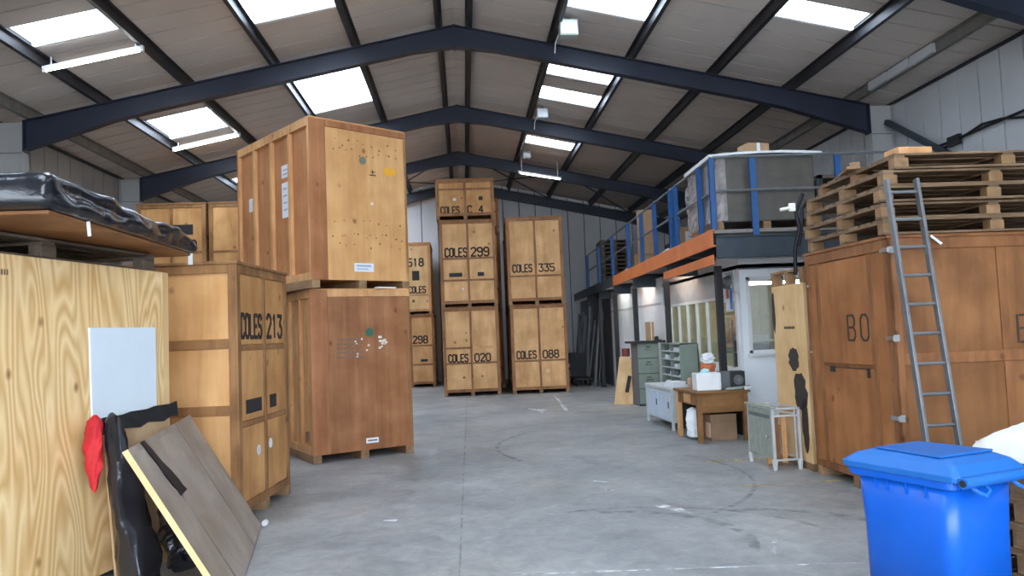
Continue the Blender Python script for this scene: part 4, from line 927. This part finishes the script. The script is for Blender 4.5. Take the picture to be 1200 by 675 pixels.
t = thing('wall_poster', 'small blue and orange poster on the office door glass', 'poster', (OX-.04,12.15,1.85)); B(0,-.2,0,.005,.12,.42).build('sheet', M['paper'], t); B(-.002,-.2,.02,0,-.08,.36).build('blue_print', M['poster_blue'], t); B(-.002,-.04,.2,0,.07,.36).build('orange_print', M['terracotta'], t)
t = thing('wall_fan', 'round grey extractor fan on the wall above the office door', 'fan', (OX-.0,12.1,2.3)); k = MB(); k.tube([(-.12,0,0),(-.02,0,0)], [.09,.12], 16); k.build('housing', M['cab_dark'], t); B(-.02,-.17,-.17,0,.17,.17).build('mounting_plate', M['fascia_grey'], t)
k = MB()
for a in range(4): k.bar((-.13,0,0),(-.13,.08*math.cos(a*PI/2),.08*math.sin(a*PI/2)),.03,.008,up=(1,0,0))
k.build('blade', M['rail_grey'], t)
# interior
struct('wall_office_back', B(6.6,OY+.1,0,6.7,16.4,2.7), M['olive']); struct('wall_office_end', B(OX+.1,16.3,0,6.7,16.4,2.7), M['olive'])
struct('ceiling_office', B(OX,OY,2.5,8.1,16.4,2.56), M['olive'])
def tubel(label, a, b, m='office_glow'):
    a = Vector(a); b = Vector(b); t = thing('strip_light', label, 'light', a); d = b-a
    MB().bar((0,0,.05), tuple(d+Vector((0,0,.05))), .12, .05).build('housing', M['white_frame'], t); MB().tube([(0,0,0), tuple(d)], .025, 8).build('tube', M[m], t)
tubel('lit strip light inside the office behind its front window', (4.7,13.0,2.33), (6.2,13.0,2.33)); tubel('added strip light deeper inside the office', (5.2,14.0,2.38), (5.2,15.4,2.38))  # the deeper office lamp is added to brighten the interior
t = thing('office_shelf', 'dark shelf with equipment inside the office window', 'shelf', (4.5,12.3,0)); B(0,0,1.15,1.4,.4,1.18).build('shelf_board', M['cab_white'], t)
B(.05,.05,1.18,.5,.35,1.3).build('equipment', M['black_plate'], t); B(.05,.05,1.33,1.2,.35,1.36).build('shelf_board', M['cab_white'], t); B(.0,.1,1.36,.5,.35,1.45).build('equipment', M['fascia_grey'], t); 
for x in (0,1.36): B(x,.36,0,x+.04,.4,1.4).build('upright', M['cab_dark'], t)
t = thing('coat', 'pink and green coats hanging inside the glazed side of the office', 'coat', (5.0,13.8,0)); k = MB(); lump(k, [(0,0,1.8),(0,0,1.2)], [.1,.2,.22], seed=33, amp=.15); k.build('cloth', M['skin_tan'], t); k = MB(); lump(k, [(0,.5,1.8),(0,.5,1.1)], [.1,.2,.2], seed=34, amp=.15); k.build('cloth', M['cab_sage'], t); MB().tube([(0,-.3,1.85),(0,.9,1.85)], .015, 6).build('rail', M['chrome'], t); MB().bar((0,-.3,0),(0,-.3,1.86),.03,.03).bar((0,.9,0),(0,.9,1.86),.03,.03).build('stand', M['chrome'], t)

# ------------------------------------------------------------------ furniture along the office
# filing cabinet
t = thing('filing_cabinet', 'tall grey-green steel filing cabinet under a dark table top', 'cabinet', (3.62,16.1,0), 0)
B(0,.01,.02,.46,.62,1.32).build('body', M['cab_dark'], t, bevel=.005)
for k_ in range(4):
    z = .05+.32*k_; dd_ = B(.015,-.012,z,.445,.012,z+.3).build('drawer', M['cab_green'], t, bevel=.004); MB().box(.16,-.035,z+.17,.3,-.012,z+.19).build('handle', M['chrome'], dd_); B(.18,-.016,z+.215,.28,-.012,z+.25).build('card_holder', M['cab_dark'], dd_)
B(.02,.03,0,.44,.6,.02).build('plinth', M['black_plate'], t)
t = thing('table_top', 'thin black board lying on the tall filing cabinet', 'board', (3.5,16.0,1.322)); B(0,0,0,.72,.75,.045).build('board', M['black_plate'], t, bevel=.005)
box_thing('cardboard_box', 'upright narrow cardboard box on the board over the filing cabinet', 'box', (3.92,16.25,1.368), .1, .13,.2,.4, M['cardboard'], tape=2)
t = thing('tape_dispenser', 'small black tape dispenser on the board over the filing cabinet', 'dispenser', (4.08,16.2,1.368)); k = MB(); k.tube([(0,0,.05),(0,.05,.05)], .045, 12); k.build('reel', M['black_plate'], t); B(-.05,0,0,.1,.05,.02).build('stand', M['black_plate'], t)
# leaning ply offcut
t, P, n, c = sheet('plywood_offcut', 'pale plywood offcut with dark blotches leaning against the filing cabinet', 'board', [(3.2,16.75,.0),(3.6,16.65,.0),(3.72,17.05,1.0),(3.45,17.15,1.03)], .02, M['panel_pale'])
k = MB(); k.bar((.3,.02,.25),(.4,.12,.6),.08,.01,up=(0,-1,.3)); k.build('dark_stain', M['ink'], t)
t = thing('red_tin', 'small dark red tin on a bracket above the leaning plywood offcut', 'tin', (3.62,17.25,0)); k = MB(); k.tube([(0,0,1.02),(0,0,1.2)], .09, 14); k.build('tin', plain('tinred', (.22,.04,.03), .5), t); MB().tube([(0,0,0),(0,0,1.02)], .02, 8).tube([(0,0,0),(0,0,.02)], .1, 12).build('stand', M['cab_white'], t)
# pigeon-hole shelf unit
t = thing('pigeonhole_unit', 'grey steel pigeonhole shelf unit full of papers, behind the white cabinet', 'shelf', (3.82,13.58,0), 0)
k = MB(); W_, D_, H_ = .34, 1.3, 1.33
k.box(0,0,0,W_,.015,H_); k.box(0,D_-.015,0,W_,D_,H_); k.box(W_-.015,0,0,W_,D_,H_); k.box(0,0,H_-.02,W_,D_,H_); k.box(0,.64,0,W_,.655,H_); k.build('carcass', M['cab_green'], t)
for z in (.15,.35,.55,.72,.87,1.02,1.17): o = B(0,.015,z,W_-.015,D_-.015,z+.018).build('shelf', M['cab_white'], t)
rs = random.Random(6)
for z in (.37,.57,.74,.89,1.04,1.19):
    for y in (.05,.36,.7,1.0): B(.06,y,z,.28,y+.24,z+rs.uniform(.02,.07)).build('paper_pile', M['paper'] if rs.random() > .35 else M['cab_dark'], t)
B(.02,.08,.57,.2,.5,.64).build('paper_pile', M['poster_blue'], t)
# white low cabinet
t = thing('white_cabinet', 'low white metal cabinet with pale blue door, beyond the wooden bench', 'cabinet', (3.2,11.98,0), .03)
W_, D_ = .5, 1.52
B(.012,.01,.12,W_,D_-.01,.62).build('body', M['cab_white'], t, bevel=.004)
B(-.01,-.01,.62,W_+.01,D_+.01,.665).build('top', M['cab_white'], t, bevel=.006)
k = MB()
for x, y in ((0,0),(W_-.04,0),(0,D_-.05),(W_-.04,D_-.05)): B(x,y,0,x+.04,y+.05,.62).build('leg', M['cab_white'], t, bevel=.003)
for y0, y1_ in ((.1,.72),(.78,1.42)):
    dd_ = B(0,y0,.15,.014,y1_,.58).build('door', M['cab_door'], t, bevel=.004); B(-.015,y0+.04,.34,0,y0+.07,.44).build('handle', M['cab_dark'], dd_)
B(.06,-.004,.15,W_-.06,.01,.58).build('end_panel', M['cab_white'], t)
t = thing('paper_stack', 'stack of white papers on the white metal cabinet', 'paper', (3.3,12.25,.666), .2)
for k_ in range(4): B(.01*k_,.005*k_,.02*k_,.22+.01*k_,.3,.018+.02*k_).build('sheet', M['paper'], t)
t = thing('parcel', 'small brown parcel beside the papers on the white cabinet', 'parcel', (3.54,12.12,.666), .05); B(0,0,0,.1,.12,.14).build('body', M['skin_tan'], t, bevel=.03); B(.04,-.002,0,.06,.122,.142).build('tape', M['cardboard_d'], t)
for k_, (x, y, hh) in enumerate(((3.7,12.02,.2),(3.71,12.24,.16))):
    t = thing('spray_can', ('taller purple can next to the brown parcel', 'shorter purple can behind the taller one')[k_], 'can', (x,y,.666)); MB().tube([(0,0,0),(0,0,hh-.03),(0,0,hh)], [.032,.032,.02], 12).build('body', M['purple'], t); MB().tube([(0,0,hh),(0,0,hh+.03)], .015, 8).build('cap', M['paper'], t)
# wooden bench
t = thing('wooden_bench', 'brown wooden workbench with deep apron, cluttered top', 'desk', (3.19,10.58,0), .06)
W_, D_, H_ = .74, .9, .71
B(-.03,-.03,H_-.035,W_+.03,D_+.03,H_).build('top', M['bench_wood'], t, bevel=.006)
for x, y in ((0,0),(W_-.07,0),(0,D_-.07),(W_-.07,D_-.07)): B(x,y,0,x+.07,y+.07,H_-.035).build('leg', M['frame_honey'] if x == 0 and y > 0 else M['bench_wood'], t, bevel=.005)
B(.07,.01,H_-.3,W_-.07,.035,H_-.035).build('apron', M['bench_wood'], t, bevel=.004)
B(.01,.07,H_-.2,.035,D_-.07,H_-.035).build('apron', M['bench_wood'], t, bevel=.004); B(.0,.3,H_-.18,.014,.56,H_-.05).build('drawer', M['frame_honey'], t, bevel=.004)
B(.07,D_-.03,.1,W_-.07,D_-.01,H_-.035).build('back_board', M['black_plate'], t); B(W_-.03,.07,.05,W_-.01,D_-.07,H_-.035).build('side_board', M['black_plate'], t)
bz = .711
t = thing('white_container', 'square white plastic container with pale blue lid on the wooden bench', 'container', (3.22,10.66,bz), -.05)
B(0,0,0,.35,.28,.25).build('body', M['white_frame'], t, bevel=.02); k = MB(); lump(k, [(.08,.1,.25),(.22,.1,.27)], [.03,.05,.03], seed=2, n=10, k=8); k.build('cloth', M['cyan_pale'], t)
t = thing('desk_fan', 'dark grey speaker-like box with round black front on the bench', 'appliance', (3.6,10.8,bz), -.08)
B(0,0,0,.15,.22,.25).build('side_body', M['cab_dark'], t, bevel=.01); B(.152,0,0,.36,.22,.25).build('body', M['black_plate'], t, bevel=.01); k = MB(); k.tube([(.26,-.02,.13),(.26,0,.13)], .07, 18); k.build('grille', M['cab_dark'], t); k = MB(); k.tube([(.27,-.03,.13),(.27,-.02,.13)], .02, 12); k.build('hub', M['rail_grey'], t)
t = thing('plant_pot', 'terracotta plant pot with white contents behind the white container', 'pot', (3.52,11.06,bz)); MB().tube([(0,0,0),(0,0,.3),(0,0,.3),(0,0,.36)], [.07,.1,.115,.115], 18).build('pot', M['terracotta'], t); k = MB(); lump(k, [(0,0,.35),(0,0,.52)], [.08,.1,.07], seed=4, n=12, k=8); k.build('contents', M['paper'], t)
t = thing('paper_roll', 'loose rolled papers at the end of the bench top', 'paper', (3.6,10.6,bz)); k = MB()
for k_ in range(5): k.tube([(.02*k_,-.02+.01*k_,.015+.012*(k_%2)),(.24+.02*k_,.03*k_,.02+.012*(k_%2))], .013, 8)
k.build('roll', M['cab_sage'], t)
t = thing('phone', 'small white handset on the bench corner', 'phone', (3.88,10.56,bz), .1); B(0,0,0,.09,.06,.05).build('body', M['paper'], t, bevel=.01); B(.01,.01,.05,.08,.03,.06).build('keypad', M['cab_dark'], t)
t = thing('cardboard_box', 'open cardboard box on the floor under the wooden bench', 'box', (3.41,10.72,0), .06); B(0,0,0,.38,.5,.36).build('body', M['cardboard_d'], t, bevel=.006); B(0,-.02,.36,.38,.1,.368).build('flap', M['cardboard'], t); B(-.02,.02,.05,0,.15,.25).build('torn_label', M['skin_tan'], t)
t = thing('white_sack', 'white plastic sack standing between the bench legs', 'sack', (3.24,11.0,0)); k = MB(); lump(k, [(0,0,.02),(.0,0,.2),(.01,.0,.46)], [.09,.1,.1,.085], seed=12, amp=.08, n=14, k=14); k.build('sack', M['film_white'], t)
# sage drain cabinet
t = thing('metal_locker', 'grey-green metal locker with open frame end and white feet', 'cabinet', (3.34,8.35,0), .05)
W_, D_, H_ = .33, .66, .71
B(0,.02,.13,.014,D_-.02,.66).build('door', M['cab_sage'], t, bevel=.003); B(-.002,.06,.56,.0,D_-.06,.6).build('door_slot', M['cab_dark'], t)
MB().tube([(-.02,.12,.36),(-.002,.12,.36)], .02, 10).build('door_knob', M['chrome'], t)
B(-.02,-.02,.675,.05,D_+.02,.7).build('top_rail', M['cab_sage'], t, bevel=.003)
k = MB()
for x in (0,W_-.03):
    for y in (0,D_-.03): k.box(x,y,.1,x+.03,y+.03,.68)
for z in (.1,.58,.66): k.box(0,0,z,W_,.02,z+.02); k.box(W_-.02,0,z,W_,D_,z+.02); k.box(0,D_-.02,z,W_,D_,z+.02)
k.box(.26,0,.1,.275,.015,.66)
k.build('frame', M['fascia_grey'], t, bevel=.002)
for x in (0.0,W_-.04):
    for y in (0,D_-.04): MB().tube([(x+.02,y+.02,.11),(x+.02,y+.02,0)], [.034,.022], 10).build('foot', M['cab_white'], t)
# slatted boards seen through it
t = thing('slatted_panel', 'orange slatted timber panel standing inside the open locker frame', 'panel', (3.385,8.62,0), .05)
for k_ in range(3): B(.085*k_,.0,.03,.085*k_+.06,.02,.56).build('slat', M['frame_honey'] if k_ % 2 == 0 else M['frame_tan'], t)
B(0,.02,.0,.23,.045,.08).build('rail', M['skid'], t); B(0,.02,.4,.23,.045,.46).build('rail', M['skid'], t)

# ------------------------------------------------------------------ dark store beyond
rs = random.Random(21)
for k_ in range(16):
    y = 22.6+k_*.33; x = 4.1+rs.uniform(-.12,.1)-.0; hh = rs.uniform(1.9,2.45); lean = rs.uniform(.1,.3)
    t = thing('leaning_profile', 'long grey metal profile leaning in the dark under the far platform', 'pole', (x-lean,y,0), 0, 'grey profiles leaning under the platform')
    MB().bar((0,0,.0),(lean,rs.uniform(-.2,.2),hh),rs.uniform(.04,.09),.03).build('profile', M['pole_grey'] if rs.random() > .3 else M['cab_dark'], t)
t = thing('green_chair', 'dark green metal chair under the far end of the platform', 'chair', (3.35,24.6,0), .4)
B(0,0,.42,.45,.45,.47).build('seat', M['green_chair'], t, bevel=.01); B(0,.4,.6,.45,.44,.95).build('backrest', M['green_chair'], t, bevel=.01)
for x in (0,.41):
    B(x,0,0,x+.035,.035,.42).build('leg', M['green_chair'], t); B(x,.41,0,x+.035,.445,.95).build('leg', M['green_chair'], t)
t = thing('dark_trolley', 'black flat trolley among leaning profiles under the platform', 'trolley', (3.25,22.9,0)); B(0,0,.18,.5,1.1,.24).build('deck', M['black_plate'], t); B(0,1.06,.24,.5,1.1,.95).build('push_bar', M['black_plate'], t)
for x in (.05,.45):
    for y in (.1,1.0): MB().tube([(x-.02,y,.09),(x+.02,y,.09)], .09, 14).build('wheel', M['rubber'], t)
    
# ------------------------------------------------------------------ wheelie bin
bx, by, ba = 2.437, 3.785, .352; W_, D_, H_ = .545, .706, .83
t = thing('wheelie_bin', 'bright blue plastic wheelie bin with closed lid', 'bin', (bx,by,0), ba)
def rrect(x0, y0, x1, y1, r, n=5):
    out = []
    for cx, cy, a0 in ((x1-r,y0+r,-PI/2),(x1-r,y1-r,0),(x0+r,y1-r,PI/2),(x0+r,y0+r,PI)):
        for k in range(n+1): a = a0+PI/2*k/n; out.append((cx+r*math.cos(a), cy+r*math.sin(a)))
    return out
def loft(mb, rings, cap=(True,True)):
    n = len(rings[0][0]); vs = [(p[0],p[1],z) for pts, z in rings for p in pts]; fs = []
    for j in range(len(rings)-1):
        for i in range(n): q = (i+1)%n; fs.append((j*n+i,j*n+q,(j+1)*n+q,(j+1)*n+i))
    if cap[0]: fs.append(tuple(range(n-1,-1,-1)))
    if cap[1]: fs.append(tuple(range((len(rings)-1)*n, len(rings)*n)))
    mb.add(vs, fs)
k = MB(); loft(k, [(rrect(.03,.055,W_-.03,D_-.07,.08),.06),(rrect(.028,.05,W_-.028,D_-.065,.08),.45),(rrect(.02,.035,W_-.02,D_-.045,.08),H_-.1)]); k.build('body', M['bin_blue'], t, smooth=True)
k = MB(); loft(k, [(rrect(.012,.03,W_-.012,D_-.03,.05),H_-.115),(rrect(.0,.015,W_,D_-.015,.05),H_-.105),(rrect(.0,.015,W_,D_-.0,.05),H_-.07)]); k.build('rim', M['bin_blue'], t)
k = MB()
rgs = [(rrect(-.01,-.02,W_+.01,D_+.015,.045),H_-.068),(rrect(-.012,-.022,W_+.012,D_+.02,.045),H_-.035),(rrect(.03,.03,W_-.03,D_-.05,.04),H_+.012),(rrect(.07,.09,W_-.07,D_-.12,.04),H_+.035)]
loft(k, rgs); k.build('lid', M['bin_lid'], t, smooth=False, bevel=.004)
k = MB(); k.prism([(.06,.12),(W_-.06,.12),(W_-.1,D_-.15),(.1,D_-.15)], lambda p: (p[0],p[1],H_+.036), lambda p: (p[0],p[1],H_+.048)); k.build('lid_panel', M['bin_lid'], t, bevel=.008)
k = MB(); k.box(.08,D_+.005,H_-.075,W_-.08,D_+.06,H_-.05); k.build('lid_grip', M['bin_lid'], t, bevel=.01)
k = MB(); k.tube([(.0,-.045,H_-.06),(W_,-.045,H_-.06)], .028, 14); k.build('hinge_tube', M['bin_lid'], t, smooth=False)
k = MB(); k.tube([(-.006,-.045,H_-.06),(.004,-.045,H_-.06)], .017, 14); o = k.build('hinge_bore', M['rubber'], t)
for x in (.06, W_-.17):
    k = MB(); k.tube([(x,-.02,H_-.07),(x+.01,-.07,H_-.105),(x+.05,-.085,H_-.125),(x+.1,-.07,H_-.105),(x+.11,-.02,H_-.07)], .011, 8); k.build('handle', M['bin_lid'], t)
for y in (.18,.3,.42,.5): B(.012,y,H_-.17,.03,y+.008,H_-.115).build('rib', M['bin_blue'], t)
for x in (-.0,W_-.05): MB().tube([(x,.04,.09),(x+.05,.04,.09)], .09, 18).build('wheel', M['rubber'], t)
MB().tube([(0,.04,.09),(W_,.04,.09)], .012, 8).build('axle', M['rail_grey'], t)
B(.1,D_-.2,.0,W_-.1,D_-.16,.08).build('foot', M['bin_blue'], t)

# stack of pallets with white sack beyond the bin, at the picture edge
for k_ in range(5):
    mkpallet(('pallet on the floor at the bottom of the stack behind the bin','second pallet up in the stack behind the bin','third pallet up in the stack behind the bin','fourth pallet up in the stack behind the bin','top pallet of the stack behind the bin, under the white sack')[k_], (3.2+.01*(k_%2),3.72,.0+.1442*k_), .25+.01*(k_%3), 1.2, 1.0, group='pallets stacked behind the bin', nb=5, mats=(M['pallet'], M['pallet']))
t = thing('foam_sack', 'white padded sack lying on the pallets behind the blue bin', 'sack', (3.3,4.0,.722), .25)
rs = random.Random(2); k = MB()
k.grid(lambda u, v: (-.02+.95*u, .1+.65*v, .02+.22*(math.sin(PI*min(max(u,.0),1))**.35)*(math.sin(PI*v)**.4)+rs.uniform(-.006,.006)), 18, 12); k.box(.05,.14,0,.85,.7,.1); k.build('cover', M['sack_white'], t, smooth=True)
t = thing('black_strap', 'black strap loop hanging beside the white sack at the picture edge', 'strap', (3.03,3.72,.722)); k = MB(); k.tube([(.0,.1,-.12),(-.04,.08,.0),(-.03,.12,.15),(.05,.2,.24),(.2,.35,.27)], [.02,.035,.04,.035,.03], 10); k.build('strap', M['film_black'], t)

# ------------------------------------------------------------------ light
W = bpy.data.worlds.new('world'); bpy.context.scene.world = W; W.use_nodes = True
nt = W.node_tree; bg = nt.nodes['Background']; bg.inputs['Strength'].default_value = 9.0
tc = nt.nodes.new('ShaderNodeTexCoord'); sp = nt.nodes.new('ShaderNodeSeparateXYZ'); rp = nt.nodes.new('ShaderNodeValToRGB')
nt.links.new(tc.outputs['Generated'], sp.inputs[0]); nt.links.new(sp.outputs['Z'], rp.inputs['Fac'])
rp.color_ramp.elements[0].color = (.54,.61,.71,1); rp.color_ramp.elements[1].color = (.78,.88,1,1); rp.color_ramp.elements[1].position = .7
nt.links.new(rp.outputs['Color'], bg.inputs['Color'])
def portal(loc, rot, sx, sy):
    l = bpy.data.lights.new('portal', 'AREA'); l.shape = 'RECTANGLE'; l.size = sx; l.size_y = sy; l.cycles.is_portal = True
    o = bpy.data.objects.new('portal', l); C.objects.link(o); o.location = loc; o.rotation_euler = rot
portal(((OX0+OX1)/2, YF-.25, OZ/2), (PI/2,0,0), OX1-OX0, OZ)
for (sd, i), hs in SKY.items():
    sg = -1 if sd == 'L' else 1
    for h0, h1 in hs:
        xc = (PX[i]+PX[i+1])/2*sg; portal((xc, (h0+h1)/2, RZ-RK*abs(xc)+.12), (0, math.atan(RK)*sg, 0), PX[i+1]-PX[i], h1-h0)
v = bpy.context.scene.view_settings; v.view_transform = 'Standard'; v.look = 'None'; v.gamma = 1; v.use_curve_mapping = False; v.exposure = 0.7
cy = bpy.context.scene.cycles
cy.max_bounces = 10; cy.diffuse_bounces = 6; cy.transparent_max_bounces = 12; cy.sample_clamp_indirect = 6; cy.caustics_reflective = False; cy.caustics_refractive = False
